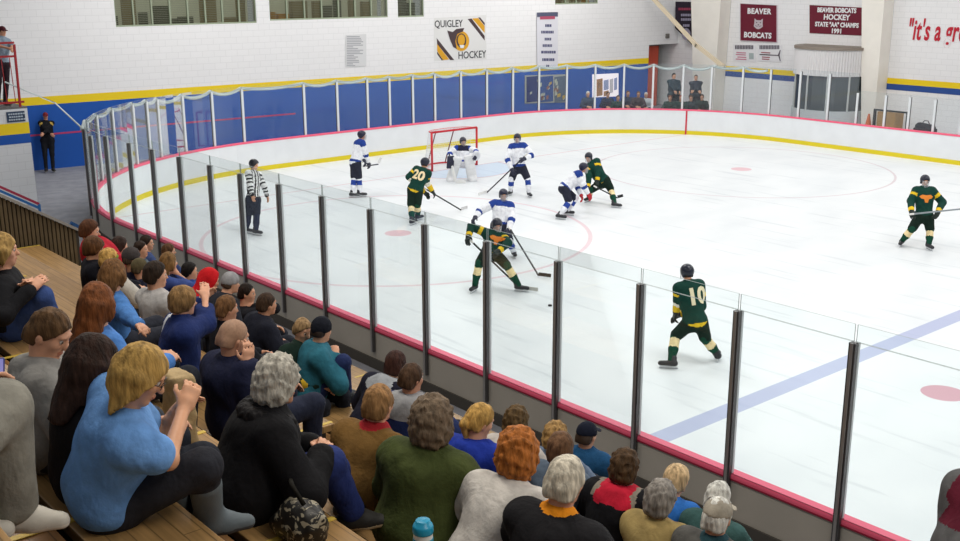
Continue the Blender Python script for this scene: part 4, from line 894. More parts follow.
def pg2(C, tg, tt, u, J):
    m = pg(C, tg, tt, u, J); m[((tg == 4) | (tg == 5)) & (tt < .8)] = 0; m[((tg == 4) | (tg == 5)) & (tt >= .8)] = 1; return m
def helmet(J, col, cage=True, hs=1.0):
    h, root, base = J['h'], J['root'], J['base']; R = J['hR']
    blob('helmet', [el(h(0, -.014, .03), V(.102, .122, .112)*hs, R, .02), rc(h(.085, -.01, -.01), h(.085, -.03, -.06), .02, k=.02), rc(h(-.085, -.01, -.01), h(-.085, -.03, -.06), .02, k=.02), rc(h(-.05, .075, .055), h(.05, .075, .055), .026, k=.02),
         cut(h(0, .055, .0), R.T @ V(0, .9, -.6)), cut(h(0, 0, -.075), R.T @ V(0, .25, -1))], .012, [plain(col, .3)], root, base)
    if cage:
        mb = MB()
        for z in np.linspace(.03, -.11, 7): mb.tube([h(.085*math.sin(t), .045+.095*math.cos(t)-.02*abs(z+.03), z) for t in np.linspace(-1.45, 1.45, 9)], .0035, 4)
        for t in np.linspace(-1.3, 1.3, 7): mb.tube([h(.085*math.sin(t), .045+.095*math.cos(t)-.02*abs(z+.03), z) for z in np.linspace(.04, -.11, 5)], .003, 4)
        mb.build('face_cage', [plain('b9bcc0', .3, .6)], root, base)
def gear(J, k, s, tdR=None, tdL=None, pb=.045):
    root, base = J['root'], J['base']; bf = J['bf']
    L = [el(J['P']-J['tR'][2]*.02, V(.19, .15, .14)*s, J['tR'], .05, 1)]
    for hp_, kn in ((J['hipR'], J['knR']), (J['hipL'], J['knL'])): L.append(rc(hp_, hp_+(kn-hp_)*.88, .115*s, .098*s, .05, 6))
    blob('hockey_pants', L, .02, [cloth(k['pants'])], root, base, [(.004, 22, 4)])
    for key in 'RL':
        kn, f = J['kn'+key], J['f'+key]; sh = nrm(f-kn)
        pr_ = [rc(kn-sh*.03, kn+(f-kn)*.5, .08*s, .074*s, .03, 1), rc(kn+(f-kn)*.5, f-sh*.04, .074*s, .056*s, .03, 2)]
        v = blob('hockey_sock', pr_, .018, [cloth(k['sock']), cloth(k['sband'])], root, base, paint=lambda C, tg, tt, a=kn, b=f: ((lambda t: ((t > k.get('b0', .12)) & (t < k.get('b1', .45))).astype(int))(((C-a) @ (b-a))/((b-a) @ (b-a)))))
        td = {'R': tdR, 'L': tdL}[key]; td = nrm((bf if td is None else td)*V(1, 1, 0)); zi = .0
        g = V(f[0], f[1], .115)
        blob('skate_boot', [rc(g-td*.06-ez*.03, g+td*.16-ez*.035, .05, .043, .02), rc(g-ez*.02-td*.02, f+(kn-f)*.17-td*.02, .056, .062, .03), cut(g-ez*.062, -ez)], .015, [mat('skate_leather', '2a2b30', .4)], root, base)
        mb = MB(); x = np.cross(td, ez)
        for o_ in (-.05, .12): mb.obox(V(g[0], g[1], .045)+td*o_, td*.035, x*.014, ez*.012)
        mb.obox(V(g[0], g[1], .028)+td*.035, td*.14, x*.01, ez*.012); mb.build('blade_holder', [plain('e3e5e8', .4)], root, base)
        mb = MB(); mb.obox(V(g[0], g[1], .009)+td*.035, td*.145, x*.004, ez*.009); mb.build('blade', [plain('aeb4ba', .2, .8)], root, base)
        if k.get('bare'): continue
        W_, E_ = J['hd'+key], J['el'+key]; D = nrm(W_-E_); side = 1 if key == 'R' else -1
        gp = hand_prims(W_, D, nrm(-.5*side*J['br']-.6*ez), side, s, .018, .9, 1.45)+[rc(W_-D*.1, W_+D*.01, .06, .052, .02)]
        blob('glove', gp, .014, [mat('glove_'+k['glove'], k['glove'], .6)], root, base)
def skater(label, k, face, H, P, fR, fL, kR=None, kL=None, hR=None, hL=None, eR=None, eL=None, s=1.02, ha=None, hp=8, paint=None, d0=None, hd=0, pd=0, tR=None, tL=None, ht=0, glove=None, bare=False, cage=True, w=1.06, helm=True, **kw):
    FR, FL = atz(*fR, .10), atz(*fL, .10); dd = d0 or (depth(FR)+depth(FL))/2
    px = lambda q: None if q is None else atd(q[0], q[1], dd+(q[2] if len(q) > 2 else 0))
    d = dict(label=label, s=s, w=w, fat=1.0, cell=.018, bcell=.015, a=facing(face), ha=facing(face if ha is None else ha), hp=hp, ht=ht, P=px((*P, pd)), H=px((*H, hd)), fR=FR, fL=FL, zbase=0.0, shoe=None, hair='short', hairc='3a2b1e',
             top=k['top'], cols=k['cols'], topname='jersey', bulk=.035, glove='g', paint=paint, topnoise=[(.005, 18, 3)])
    for n_, q in (('kR', kR), ('kL', kL), ('hR', hR), ('hL', hL), ('eR', eR), ('eL', eL)):
        if q is not None: d[n_] = px(q)
    d.update(kw)
    if bare: d['glove'] = None
    J = person(d)
    k2 = dict(k);
    k2['bare'] = bare
    if glove: k2['glove'] = glove
    fdir = lambda q: None if q is None else (-math.cos(math.radians(q))*FH+math.sin(math.radians(q))*RH)
    gear(J, k2, s, fdir(tR), fdir(tL))
    if helm: helmet(J, k['helmet'], cage, s)
    J['px'] = px; J['d0'] = dd; return J
# referee (nearest the left glass)
def pref(C, tg, tt, u, J):
    v = np.where(tg <= 1, (C-J['P']) @ J['tR'][0], np.where((tg == 2) | (tg == 3), tt*.28, tt*.25)); return (np.floor(v/.042+100).astype(int) % 2)
J = skater('referee in black and white striped shirt and black cap skating near the left glass', dict(top='f0f0f0', cols=['17181c'], pants='1d2333', sock='1f2740', sband='1f2740', helmet='1c1d26', glove='c9906f'), 60,
       (254.2, 164.8), (253.2, 199), (246.5, 229), (256, 231), (248.5, 214.5), (256.5, 214.5), (253.5, 201.5, -.22), (267, 196, .1), None, (264, 186, .05), paint=pref, cage=False, ha=75, bulk=.02, bare=True)
# white team
J = skater('white jerseyed skater alone by the end boards, back turned, stick held low', W_JERSEY, 118, (362, 135.5), (355.5, 163), (360, 193.5), (352.8, 194), (359, 178.5), (354, 178.5), (368.5, 164, .05), (366, 165, -.1), None, None, paint=pw, ha=95, tR=95, tL=95, hp=12)
px = J['px']; stick('stick held by the white skater by the end boards', [px((363, 166.5)), px((378.5, 164.2)), px((381, 158.5))], 0, 0, col='4a4a52', bt='d9d9d9')
J = skater('white jerseyed skater standing upright right of the goal, gloves at the waist', W_JERSEY, -8, (517.3, 138.5), (519, 168), (510.2, 192), (529.3, 193.5), (511.5, 179.5, -.08), (527.5, 178.5, -.08), (511.5, 169, -.25), (525, 158.5, -.35), (507, 158.5, -.05), (532.5, 155, -.1), paint=pw, tR=-30, tL=15)
px = J['px']; stick('long dark stick of the white skater right of the goal, reaching down left', [px((527, 154, -.4)), atz(487, 192.5, .03), atz(478.5, 195, .02)], 0, 0, bt='e4e4e2')
J = skater('white jerseyed skater crouching forward beside a green opponent', W_JERSEY, 75, (583.8, 168), (564.5, 188.5), (559.5, 215.5), (567, 211.5), (569, 202, -.1), (575, 199, .12), (588, 193.5, -.1), (581, 195, .1), None, None, paint=pw, hp=15, tR=60, tL=80, glove='b5222f', hs=.95)
J = skater('white jerseyed skater in the high slot directly behind a crouching green skater', W_JERSEY, 8, (503.5, 195), (500, 225.5), (491, 254), (514, 252.5), (493, 240, -.1), (509.5, 241.5, -.1), (475.5, 217, -.15), (509, 229.5, -.3), (480, 211), (512, 218, -.1), paint=pw, s=1.0, w=1.1, d0=depth(atz(505, 255, .1)))
px = J['px']; stick('black stick swung low right from the white skater in the slot', [px((509, 227, -.4)), atz(538.5, 275.5, .03), atz(551, 277, .02)], 0, 0)
# green team
J = skater('green jerseyed skater numbered 20 with back turned, facing the goal', G_JERSEY, 160, (425.3, 163), (415.3, 190), (418, 216.5), (412.3, 221), (417.5, 205), (411, 206), (432, 190.5, .2), (424, 192, .25), (426, 181, .1), (409, 177, .05), paint=pg, ha=135, tR=140, tL=150)
decal('20', J, J['P']+J['tR'][2]*J['T']*.66-J['tR'][1]*.1, -J['tR'][0]*-1, J['tR'][2], .32, plain('f0dcb0', .6), bold=.012)
px = J['px']; stick('dark stick of the green skater numbered 20, angled down to the right', [px((424, 188, .25)), atz(461, 210, .03), atz(467.5, 208, .02)], 0, 0, bt='c9c9c9')
J = skater('green jerseyed skater leaning on the crouching white skater', G_JERSEY, -25, (588.5, 157.5), (603, 182), (588.5, 198), (615, 204), (590.5, 190, -.12), (611, 190, -.05), (588, 187, -.3), (597.5, 188, -.3), (589, 176, -.2), None, paint=pg2, hp=15, tR=-40, tL=60)
px = J['px']; stick('short visible stick of the green skater tangled with the crouching white skater', [px((594, 186, -.35)), px((617.5, 198, -.2)), px((623, 196.5, -.2))], 0, 0)
J = skater('green jerseyed skater crouching wide legged in front of a white skater', G_JERSEY, 18, (497, 225), (491.5, 253), (474.5, 286.5), (519.5, 286.5), (479, 264, -.15), (507, 266, -.15), (468.5, 236, -.25), (499, 251, -.42), (471.5, 226, -.05), (508, 243, -.2), paint=pg2, hp=20, tR=-25, tL=70, s=1.0, w=1.12)
orange = plain('e8862a', .6)
def crest(J, wd, ht_, m, u=.6, me=None):
    mb = MB(); P_ = [(-1, .55), (-.6, .9), (0, .75), (.6, .9), (1, .55), (.75, .05), (.35, -.1), (.2, -.9), (-.2, -.9), (-.35, -.1), (-.75, .05)]
    me = bpy.data.meshes.new('crest'); me.from_pydata([(x*wd, y*ht_, 0) for x, y in P_], [], [tuple(range(len(P_)))[::-1]])
    o = decal('', J, J['P']+J['tR'][2]*J['T']*u+J['tR'][1]*.1, -J['tR'][0], J['tR'][2], 1, m, mesh=me); o.name = 'crest'; o.data.flip_normals()
crest(J, .14, .1, orange)
px = J['px']; stick('green skater\'s stick low across the ice with a pale taped blade', [px((470, 240, -.3)), atz(521, 289, .03), atz(538, 291, .02)], 0, 0, bt='c4c2bb')
J = skater('green jerseyed skater numbered 10 striding alone near the right glass', G_JERSEY, 196, (686.8, 272.5), (694.5, 322), (718, 354.5), (671, 362.5), (705.5, 339), (675.5, 336), (682, 314, .3), (676, 311, .12), (701, 306, .15), (678.5, 300.5, .05), paint=pg, ha=200, tR=165, tL=-100, w=1.1, s=1.03)
decal('10', J, J['P']+J['tR'][2]*J['T']*.64-J['tR'][1]*.1+J['tR'][0]*.05, J['tR'][0], J['tR'][2], .36, plain('efe3bd', .6), bold=.014)
J = skater('green jerseyed skater at far right facing the camera, stick held level', G_JERSEY, -4, (925, 181), (924, 216.5), (901.5, 241.5), (929, 245), (911.5, 229.5, -.06), (930, 230, -.06), (911.5, 211, -.25), (938, 212, -.28), (911, 201), (942.5, 202.5), paint=pg2, tR=-30, tL=5, s=1.03, w=1.1)
crest(J, .15, .1, orange)
px = J['px']; stick('pale stick held level across the green skater at far right', [px((910, 214.3, -.38)), px((985, 206.5, -.4)), px((992, 208, -.4))], 0, 0, col='8f979c')
# goalie
GK = dict(W_JERSEY)
def pgk(C, tg, tt, u, J):
    m = pw(C, tg, tt, u, J); m[(tg == 1) & (u > .70)] = 2; return m
J = skater('goaltender in white pads and dark mask standing in the goal mouth', dict(GK, helmet='2b2c3c', pants='dcdde2', cols=['20409a', '23253c']), 18, (463, 141.5), (463, 163), (450.5, 177), (471, 177), (453, 168.5, -.15), (469.5, 168, -.15), (449.5, 160, -.4), (475.5, 155.5, -.35), (450, 153, -.1), (476, 151, -.1), paint=pgk, hp=10, w=1.15, s=1.0)
root, base = J['root'], J['base']
for key in 'RL':
    kn, f = J['kn'+key], J['f'+key]; up_ = nrm(kn-f); fwd = nrm(J['bf']-(J['bf'] @ up_)*up_); xx = np.cross(fwd, up_); Rm = np.array([xx, fwd, up_])
    L = [bx(f+up_*.33+fwd*.1, V(.15, .06, .43), Rm, .05, .02), bx(f+up_*-.0+fwd*.17, V(.12, .12, .07), Rm, .05, .05)]
    for o_ in (.12, .3, .48, .62): L.append(bx(f+up_*o_+fwd*.165, V(.13, .02, .012), Rm, .01, .008, op='s'))
    blob('leg_pad', L, .02, [mat('goalie_pad', 'dfe0e2', .5, var=.06, vscale=6)], root, base)
W_ = J['hdR']; Rm = np.array([J['br'], J['bf'], ez]); blob('blocker', [bx(W_+J['bf']*.1-ez*.05, V(.11, .035, .19), Rm, .03, .02)], .018, [plain('23253c', .5)], root, base)
W_ = J['hdL']; blob('catching_glove', [el(W_+J['bf']*.06, V(.13, .07, .15), Rm, .02), el(W_+J['bf']*.13, V(.085, .06, .11), Rm, .02, op='s')], .016, [plain('d6d8de', .5)], root, base)
px = J['px']; a, b = px((449, 153, -.5)), px((455.5, 181.5, -.45)); r = thing('goalie_stick', 'wide white goalie stick held upright in the goal mouth', 'hockey stick', b); mb = MB(); mb.bar(a, a+(b-a)*.5, .025, .035); mb.build('shaft', [plain('3a3c48', .4)], r, b)
mb = MB(); mb.bar(a+(b-a)*.45, b, .03, .085); mb.build('paddle', [plain('e4e4e2', .5)], r, b); mb = MB(); q = b+RH*.3; mb.bar(V(*b[:2], .05), V(*q[:2], .05), .028, .09); mb.build('blade', [plain('e4e4e2', .5)], r, b)
# guard and camera platform man
def standing(label, foot, hpx, face, s, **k):
    d_ = depth(foot); H = atd(hpx[0], hpx[1], d_); P = foot+(H-foot)*.57; a = facing(face); A = math.radians(a); br = V(math.cos(A), math.sin(A), 0); bf_ = V(-math.sin(A), math.cos(A), 0)
    ht = (H[2]-foot[2])/1.68
    d = dict(label=label, s=ht, a=a, P=P, H=H, fR=foot+br*.1*ht+ez*.09, fL=foot-br*.1*ht+ez*.09, zbase=foot[2], cell=.025, bcell=.02, ll=1.02); d.update(k); return person(d)
J = standing('guard in black uniform with gold shoulder patches standing by the blue end wall', atz(50, 172.5, FZ), (45.5, 116), 25, 1, top='15161b', legc='16171d', hands='fold', hair='short', hairc='2a1d18', hat='cap', hatc='7c2a33', skin='c58d73', cols=['b99a4c'], paint=lambda C, tg, tt, u, J: (((tg == 2) | (tg == 3)) & (tt > .2) & (tt < .42)).astype(int), topname='uniform_jacket', shoe='141416', w=1.1, fat=1.15)
J = standing('person in maroon cap and dark trousers on the red railed platform', V(LX-.55, atx(2, 100, LX-.5)[1], 2.78), (2.5, 31), 60, 1, top='7c8a98', sleeve='short', cols=['6b1c26'], legc='2b1d24', hands='phone', hat='cap', hatc='4a1a22', skin='d39a7c')
# ------------------------------------------------------------------ spectators
LOG = []
def seat_head(x, y, j, L):
    Yk, zp = yj(j), zj(j)+.1; r = ray(x, y); o = CAM[1]-Yk, CAM[2]-zp
    A = r[1]**2+r[2]**2; B = o[0]*r[1]+o[1]*r[2]; C = o[0]**2+o[1]**2-L*L; D = B*B-A*C
    t = (-B-math.sqrt(max(D, 0)))/A; return CAM+r*t, t, D > 0
def sit(label, x, y, j, L=None, a=12, s=1.0, ha=None, hp=8, sh=None, **k):
    L = (.66 if L is None else L)-.1; H, t, ok = seat_head(x, y, j, L); dy = H[1]-yj(j); A = math.radians(a)
    P = V(H[0]+math.tan(A)*dy*.6 if abs(a) < 60 else H[0], yj(j)+k.pop('fwd', 0), zj(j)+.1)
    d = dict(label=label, H=H, P=P, a=a, ha=a if ha is None else ha, hp=hp, s=s, zfoot=zj(j)-.4, cell=float(np.clip(t*.0021, .0095, .022)), group='spectators seated on the wooden bleachers')
    d['bcell'] = max(.0085, d['cell']*.8); d.update(k)
    LOG.append((label[:40], round(t, 2), H.round(2), round(math.degrees(math.atan2(dy, H[2]-P[2]))), ok)); J = person(d); J['d'] = t; return J
D_ = lambda x, y, d: atd(x, y, d)
# --- foreground, highest rows
dB = 4.05
J = sit('woman in light blue tee and grey boots, long blonde hair, hunched over her hands', 141, 374, 8, .62, a=-8, ha=-30, hp=32, s=.98, top='6f9fdc', topname='tee_shirt', sleeve='short', bulk=.022, legc='2b2c33', legname='jeans', hair='long', hairc='ad8a4c', len=.2, shoe='5d666b', boot=.62, sole='3d3f42',
        eR=D_(168, 460, 3.98), hR=D_(184, 408, 4.2), eL=D_(160, 440, 4.3), hL=D_(172, 416, 4.3), hdR=nrm(UP*.7+FH*.5+RH*.25), hdL=nrm(UP*.6+FH*.3+RH*.5), kR=D_(203, 466, 4.12), fR=D_(209, 514, 4.32), kL=D_(176, 474, 4.45), fL=D_(183, 515, 4.6), glasses=True, skin='d8a07c', curl=1.3, fat=1.12, w=1.02, P=V(26.41, -7.62, zj(8)+.1))
sit('woman with long dark hair in a black top, behind the light blue tee', 93, 363, 8, .57, a=0, ha=10, hp=25, s=.98, top='121013', topname='sweater', legc='23262f', hair='long', hairc='2c1a12', len=.3, hands='lap')
sit('boy in grey hooded sweatshirt looking down in profile, short brown hair', 50, 333, 8, .58, a=-25, ha=-48, hp=30, s=.96, top='8f8d89', topname='hooded_sweatshirt', bulk=.03, hood='down', legc='3a3d45', hair='short', hairc='5a4128', vol=.008, skin='d9a182', hands='lap')
J = sit('person in grey sweatpants holding a phone at the left picture edge', -105, 322, 9, .66, a=-30, top='8b8a86', topname='sweatshirt', bulk=.025, legc='8d8a80', legname='sweatpants', lbulk=.028, hair='short', shoe='cfc9bd', sole='e3ddcf', hR=D_(-14, 376, 3.75), hL=D_(-34, 384, 3.7), kR=D_(2, 408, 3.72), fR=D_(14, 508, 3.85), kL=D_(-40, 420, 3.6), fL=D_(-45, 520, 3.7), tR=nrm(RH+.2*FH))
ph = D_(-1, 366, 3.82); r = thing('phone', 'small purple lit phone held at the left picture edge', 'phone', ph); mb = MB(); mb.obox(ph, RH*.02, UP*.03, FW*.005); mb.build('casing', [plain('4a4f8a', .3)], r, ph, bevel=.004); mb = MB(); mb.obox(ph-FW*.006, RH*.017, UP*.026, FW*.001); mb.build('screen', [mat('phone_screen', '8f93d8', .2, emit=.4)], r, ph)
J = sit('older woman with curly grey hair in a black coat with fur collar', 279, 381, 7, .63, a=-14, ha=5, hp=12, s=1.02, top='121114', topname='coat', bulk=.04, fat=1.12, furcollar='141113', collar=True, skirt=.35, legc='27346b', legname='jeans', lbulk=.01, hair='curly', hairc='b4afa3', vol=.03, low=-.115, shoe='22211f', sole='b9a685', hands='lap',
        kR=D_(328, 463, 5.15), fR=D_(352, 512, 5.35), kL=D_(333, 470, 5.5), fL=D_(348, 500, 5.7), tR=nrm(RH+.25*FH))
sit('woman with long auburn hair behind the grey hooded boy', 98, 303, 7, .63, a=0, ha=20, hp=10, top='4d7fc4', cols=['c9d3e6'], topname='jacket', legc='23262f', hair='long', hairc='70401f', len=.34, hs=1.02)
sit('woman with very long blonde hair in black at the left edge, hands clasped', 3, 250, 7, .62, a=-22, ha=-20, hp=5, top='17171b', topname='sweater', legc='34497c', legname='jeans', hair='long', hairc='9c7d48', len=.36, hR=D_(31, 289, 7.25), hL=D_(27, 288, 7.35), kR=D_(42, 296, 7.35), kL=D_(34, 292, 7.6), skin='dba284')
# --- row of six
sit('man with shaved head in navy jacket, hand raised to his cheek', 234, 338, 6, .66, a=5, ha=0, hp=15, s=1.05, top='1b1f38', topname='jacket', bulk=.045, fat=1.15, w=1.12, collar=True, legc='23283a', hair='buzz', hairc='a37f66', hR=D_(247, 366, 6.6), hdR=nrm(V(-.1, .25, 1)), eR=D_(256, 398, 6.6), skin='cf9a7c')
sit('man in tan canvas jacket with red collar, short sandy hair', 379, 404, 6, .60, a=20, ha=22, hp=5, s=.98, top='77582c', cols=['a3242b'], topname='jacket', bulk=.03, collar=True, legc='2e3542', hair='short', hairc='8f6a42', vol=.012, w=1.05, paint=lambda C, tg, tt, u, J: ((tg == 12) & (u > 1.06)).astype(int))
sit('woman in olive green jacket with thick brown grey hair', 433, 421, 6, .68, a=22, ha=28, hp=5, s=1.06, top='434c26', topname='jacket', bulk=.04, fat=1.22, w=1.1, collar=True, legc='2d2f35', hair='curly', hairc='6d5c4a', vol=.036, low=-.13)
sit('woman with curly orange red hair in a white knitted sweater', 519, 452, 6, .68, a=18, ha=22, hp=5, s=1.0, top='cfcac3', topname='sweater', bulk=.028, fat=1.05, legc='5d6470', hair='curly', hairc='a8652c', vol=.034, low=-.17, cuff=True)
sit('white haired man in black jacket with orange yellow trim', 566, 481, 6, .68, a=12, ha=15, hp=10, s=1.03, top='1b1a1d', cols=['e08a1a', 'e8b11c'], topname='jacket', bulk=.03, fat=1.08, w=1.1, collar=True, legc='24262d', hair='short', hairc='c9c0ae', vol=.012, skin='d49c80', paint=lambda C, tg, tt, u, J: np.where((tg == 12) & (u > 1.0), 1, np.where((tg == 2) & (tt > .72), 2, 0)))
sit('woman with straight brown hair in a blue patterned top behind the auburn hair', 114, 274, 6, .63, a=0, ha=15, hp=8, top='4a7cbc', topname='jacket', legc='2b2d36', hair='long', hairc='6d4b2a', len=.26, hR=D_(146, 332, 7.6), hL=D_(150, 330, 7.8))
sit('boy in navy zip sweatshirt with a white shoulder stripe, clapping', 183, 301, 6, .68, a=-15, ha=-8, hp=5, s=.92, top='1d2c5e', cols=['dfe3ea'], topname='sweatshirt', bulk=.03, hood=None, collar=True, legc='2a2d37', hair='fringe', hairc='8a6a42', hR=D_(205, 297, 7.7), hL=D_(200, 301, 7.9), paint=lambda C, tg, tt, u, J: (((tg == 1) & (np.abs((C-J['shL']) @ J['tR'][0]-.035) < .018) & (u > .45) & (((C-J['P']) @ J['tR'][1]) < 0))).astype(int), skin='dca486', curl=.2)
# --- row five
sit('woman with a blonde ponytail in a bright blue hooded sweatshirt', 480, 421, 5, .68, a=18, ha=-8, hp=22, s=.95, top='1f379c', topname='hooded_sweatshirt', bulk=.03, hood='down', legc='2c3558', hair='pony', hairc='b58e4c', vol=.016)
sit('boy with short brown hair in black, between clapping boy and shaved head', 227, 308, 5, .68, a=0, ha=-5, hp=8, s=.95, top='17181f', topname='jacket', collar=True, legc='22252e', hair='short', hairc='6b4a2c', skin='cf9576')
sit('dark haired man in a pale grey tee shirt', 156, 275, 5, .68, a=8, ha=-10, hp=5, s=1.05, top='b9b6b4', topname='tee_shirt', sleeve='short', bulk=.022, legc='2a2d35', hair='short', hairc='2a1d13', vol=.02, w=1.08, hands='lap')
sit('child with blonde curls and a bright knit hat', 110, 259, 5, .62, a=10, ha=-10, hp=5, s=.9, top='c9c3b8', topname='jacket', bulk=.03, legc='3a3c44', hair='curly', hairc='c49a55', vol=.02, low=-.16, hat='band', hatc='6f8a35')
sit('brown haired boy in a black jacket in front of a red jacket', 94, 248, 5, .68, a=-15, ha=-30, hp=12, s=1.0, top='15161f', topname='jacket', bulk=.035, legc='20232e', hair='fringe', hairc='5a3a20')
sit('person in a bright red jacket near the fence, brown hair', 90, 231, 4, .98, a=-10, ha=-25, hp=12, fat=1.3, w=1.25, s=1.1, top='b5182e', topname='jacket', bulk=.04, collar=True, legc='23262f', hair='short', hairc='55321c', vol=.018)
# --- row four
sit('person in a teal hooded jacket and dark knit hat turned sideways', 322, 330, 4, .69, a=-28, ha=10, hp=10, s=.98, top='2c6a7c', topname='hooded_jacket', bulk=.04, hood='down', fat=1.05, legc='26325c', legname='jeans', shoe='1f2024', hair='buzz', hairc='2a1d14', hat='beanie', hatc='171a24', hR=D_(336, 358, 9.35), hL=D_(330, 362, 9.6), kR=D_(343, 362, 9.3), fR=D_(346, 393, 9.55), kL=D_(340, 364, 9.7), fL=D_(343, 390, 9.9))
sit('fair haired person in dark green jacket with gold stripes facing the teal hood', 303, 330, 4, .64, a=-75, ha=-85, hp=18, s=.95, top='182c24', cols=['c9a52c'], topname='jacket', bulk=.03, collar=True, legc='23262f', hair='short', hairc='9a7d58', skin='dda888', paint=lambda C, tg, tt, u, J: (((tg == 2) | (tg == 3)) & (tt > .45) & (tt < .7) | ((tg >= 4) & (tg <= 5) & (tt > .5) & (tt < .8))).astype(int))
sit('man with short brown hair in navy jacket with grey hood', 412, 378, 4, .68, a=22, ha=5, hp=8, s=1.04, top='22305e', cols=['9a9a9c'], topname='jacket', bulk=.035, hood='down', legc='2b2e38', hair='short', hairc='4a3423', vol=.008, skin='c98f72', paint=lambda C, tg, tt, u, J: ((tg == 13) | ((tg == 1) & (u > .86))).astype(int))
sit('person with dark brown hair and pale hood beside the navy jacket man', 396, 364, 4, .62, a=14, ha=15, hp=15, s=.98, top='1c1c2c', cols=['a5a9ae'], topname='jacket', bulk=.035, hood='down', legc='23262f', hair='bob', hairc='3a2018', low=-.1, paint=lambda C, tg, tt, u, J: (tg == 13).astype(int))
sit('man with thick brown hair in a pale blouson, behind the orange curls', 517, 421, 4, .66, a=18, ha=20, hp=5, s=1.0, top='c4bcb4', topname='jacket', bulk=.03, collar=True, legc='33363f', hair='curly', hairc='5b4629', vol=.016, low=-.09)
sit('woman with a smooth brown bob in a grey blue jacket', 561, 448, 4, .66, a=15, ha=18, hp=5, s=.98, top='5c6a7a', topname='jacket', bulk=.03, legc='30323a', hair='bob', hairc='6a4c34', low=-.1)
sit('brown haired woman in black coat with red hood lining', 626, 466, 4, .68, a=15, ha=5, hp=5, s=1.0, top='16161a', cols=['c41f38', '8d8578'], topname='coat', bulk=.04, hood='down', fat=1.1, legc='24262d', hair='curly', hairc='4d3823', vol=.018, low=-.1, paint=lambda C, tg, tt, u, J: np.where((tg == 13), 1, np.where((tg == 1) & (u > .9), 2, 0)))
sit('grey haired woman in a tan vest with green sleeves', 662, 498, 4, .62, a=10, ha=-5, hp=8, s=.98, top='a8925e', cols=['1f5a4c'], topname='vest', bulk=.03, fat=1.05, legc='2b2e38', hair='wavy', hairc='8d8780', vol=.022, paint=lambda C, tg, tt, u, J: (((tg == 2) | (tg == 3)) & (tt > .2) | (tg == 4) | (tg == 5) | (tg == 14)).astype(int))
sit('white haired man in a pale baseball cap and grey jacket', 718, 516, 4, .66, a=10, ha=12, hp=5, s=1.0, top='5a5956', cols=['2a4a52'], topname='jacket', bulk=.035, fat=1.08, w=1.08, collar=True, legc='2b2e38', hair='short', hairc='d8d4cc', vol=.01, hat='cap', hatc='a9a192', skin='d49c80', paint=lambda C, tg, tt, u, J: (tg == 12).astype(int))
sit('dark haired boy in a black jacket left of the dark green jacket', 267, 304, 4, .68, a=-5, ha=-2, hp=5, s=1.0, top='191b27', topname='jacket', bulk=.04, hood='down', legc='20232e', hair='short', hairc='3d2a1b', skin='cb9272')
sit('person in a grey knit cap below the bright red hood', 231, 283, 4, .66, a=0, ha=-5, hp=10, s=.95, top='22252e', topname='jacket', legc='23262f', hair='buzz', hairc='4a3526', hat='beanie', hatc='9b9a9c', bulk=.03)
sit('person wearing a bright red hooded sweatshirt with the hood up', 210, 280, 4, .62, a=-5, ha=-15, hp=18, s=1.0, top='c81a22', topname='hooded_sweatshirt', bulk=.035, legc='23262f', hair='short', hairc='2a1d13', hat='hood', hatc='d01c24')
sit('long brown haired girl watching right, hand at her face', 169, 262, 4, .66, a=0, ha=-5, hp=3, s=.95, top='3c4f8a', topname='jacket', legc='23262f', hair='long', hairc='7a5a33', len=.16, hands='chin')
sit('person in a dark grey knit hat just right of the blonde curls', 132, 258, 4, .68, a=5, ha=-10, hp=5, s=1.0, top='1d2036', topname='jacket', legc='23262f', hair='short', hairc='4a3a2e', hat='beanie', hatc='46403f')
sit('person in olive brown knit hat just above the pale grey tee', 140, 268, 4, .60, a=5, ha=5, hp=5, s=.9, top='2a2c40', topname='jacket', legc='23262f', hair='short', hairc='4f4330', hat='beanie', hatc='5d543c')
sit('dark haired person in a dark jacket right of the red jacket', 120, 246, 4, .66, a=10, ha=10, hp=5, s=.98, top='2b2d3c', topname='jacket', legc='23262f', hair='short', hairc='33221a', vol=.018)
# --- row three and lower
sit('dark bearded man in profile with a black jacket, hand at his mouth', 247, 293, 3, .68, a=-15, ha=-38, hp=5, s=1.0, top='1b1c22', topname='jacket', legc='23262f', hair='short', hairc='22170f', hands='chin', skin='d6a080')
sit('black haired boy beside the red hood, blue collar', 190, 271, 3, .66, a=0, ha=-20, hp=3, s=.95, top='2d4d92', topname='jacket', collar=True, legc='23262f', hair='short', hairc='17120f', vol=.016)
sit('brown haired girl turned right behind the long haired girl', 169, 251, 2, .74, a=0, ha=-30, hp=5, s=.95, top='33406a', topname='jacket', legc='23262f', hair='bob', hairc='5a3d26', low=-.1)
sit('dark haired boy in profile near the far end of the stand', 141, 249, 3, .68, a=-10, ha=-40, hp=3, s=.95, top='55606a', topname='jacket', legc='23262f', hair='short', hairc='2c1e15')
sit('curly haired woman in blue grey just behind the brown bob', 556, 436, 3, .62, a=18, ha=20, hp=5, s=.98, top='6d7d94', topname='jacket', bulk=.03, legc='2b2e38', hair='curly', hairc='a4814f', vol=.026, low=-.1)
sit('white haired man bareheaded in front of the pale cap', 719, 497, 3, .66, a=10, ha=12, hp=5, s=1.0, top='3b5c5a', cols=['d5d5d2'], topname='jacket', bulk=.03, legc='2b2e38', hair='wavy', hairc='d9d5cd', vol=.014)
sit('blonde white haired woman in a bright blue jacket', 677, 479, 3, .64, a=12, ha=-8, hp=8, s=.97, top='2f6fc0', topname='jacket', bulk=.03, legc='2b2e38', hair='bob', hairc='d3b58a', low=-.08)
sit('man in dark cap and blue teal jacket by the rink boards', 587, 435, 2, .66, a=15, ha=10, hp=5, s=1.05, top='1f4f78', topname='jacket', bulk=.035, collar=True, legc='23262f', hair='buzz', hairc='3a2b20', hat='cap', hatc='151a2a', skin='cf9a7c')
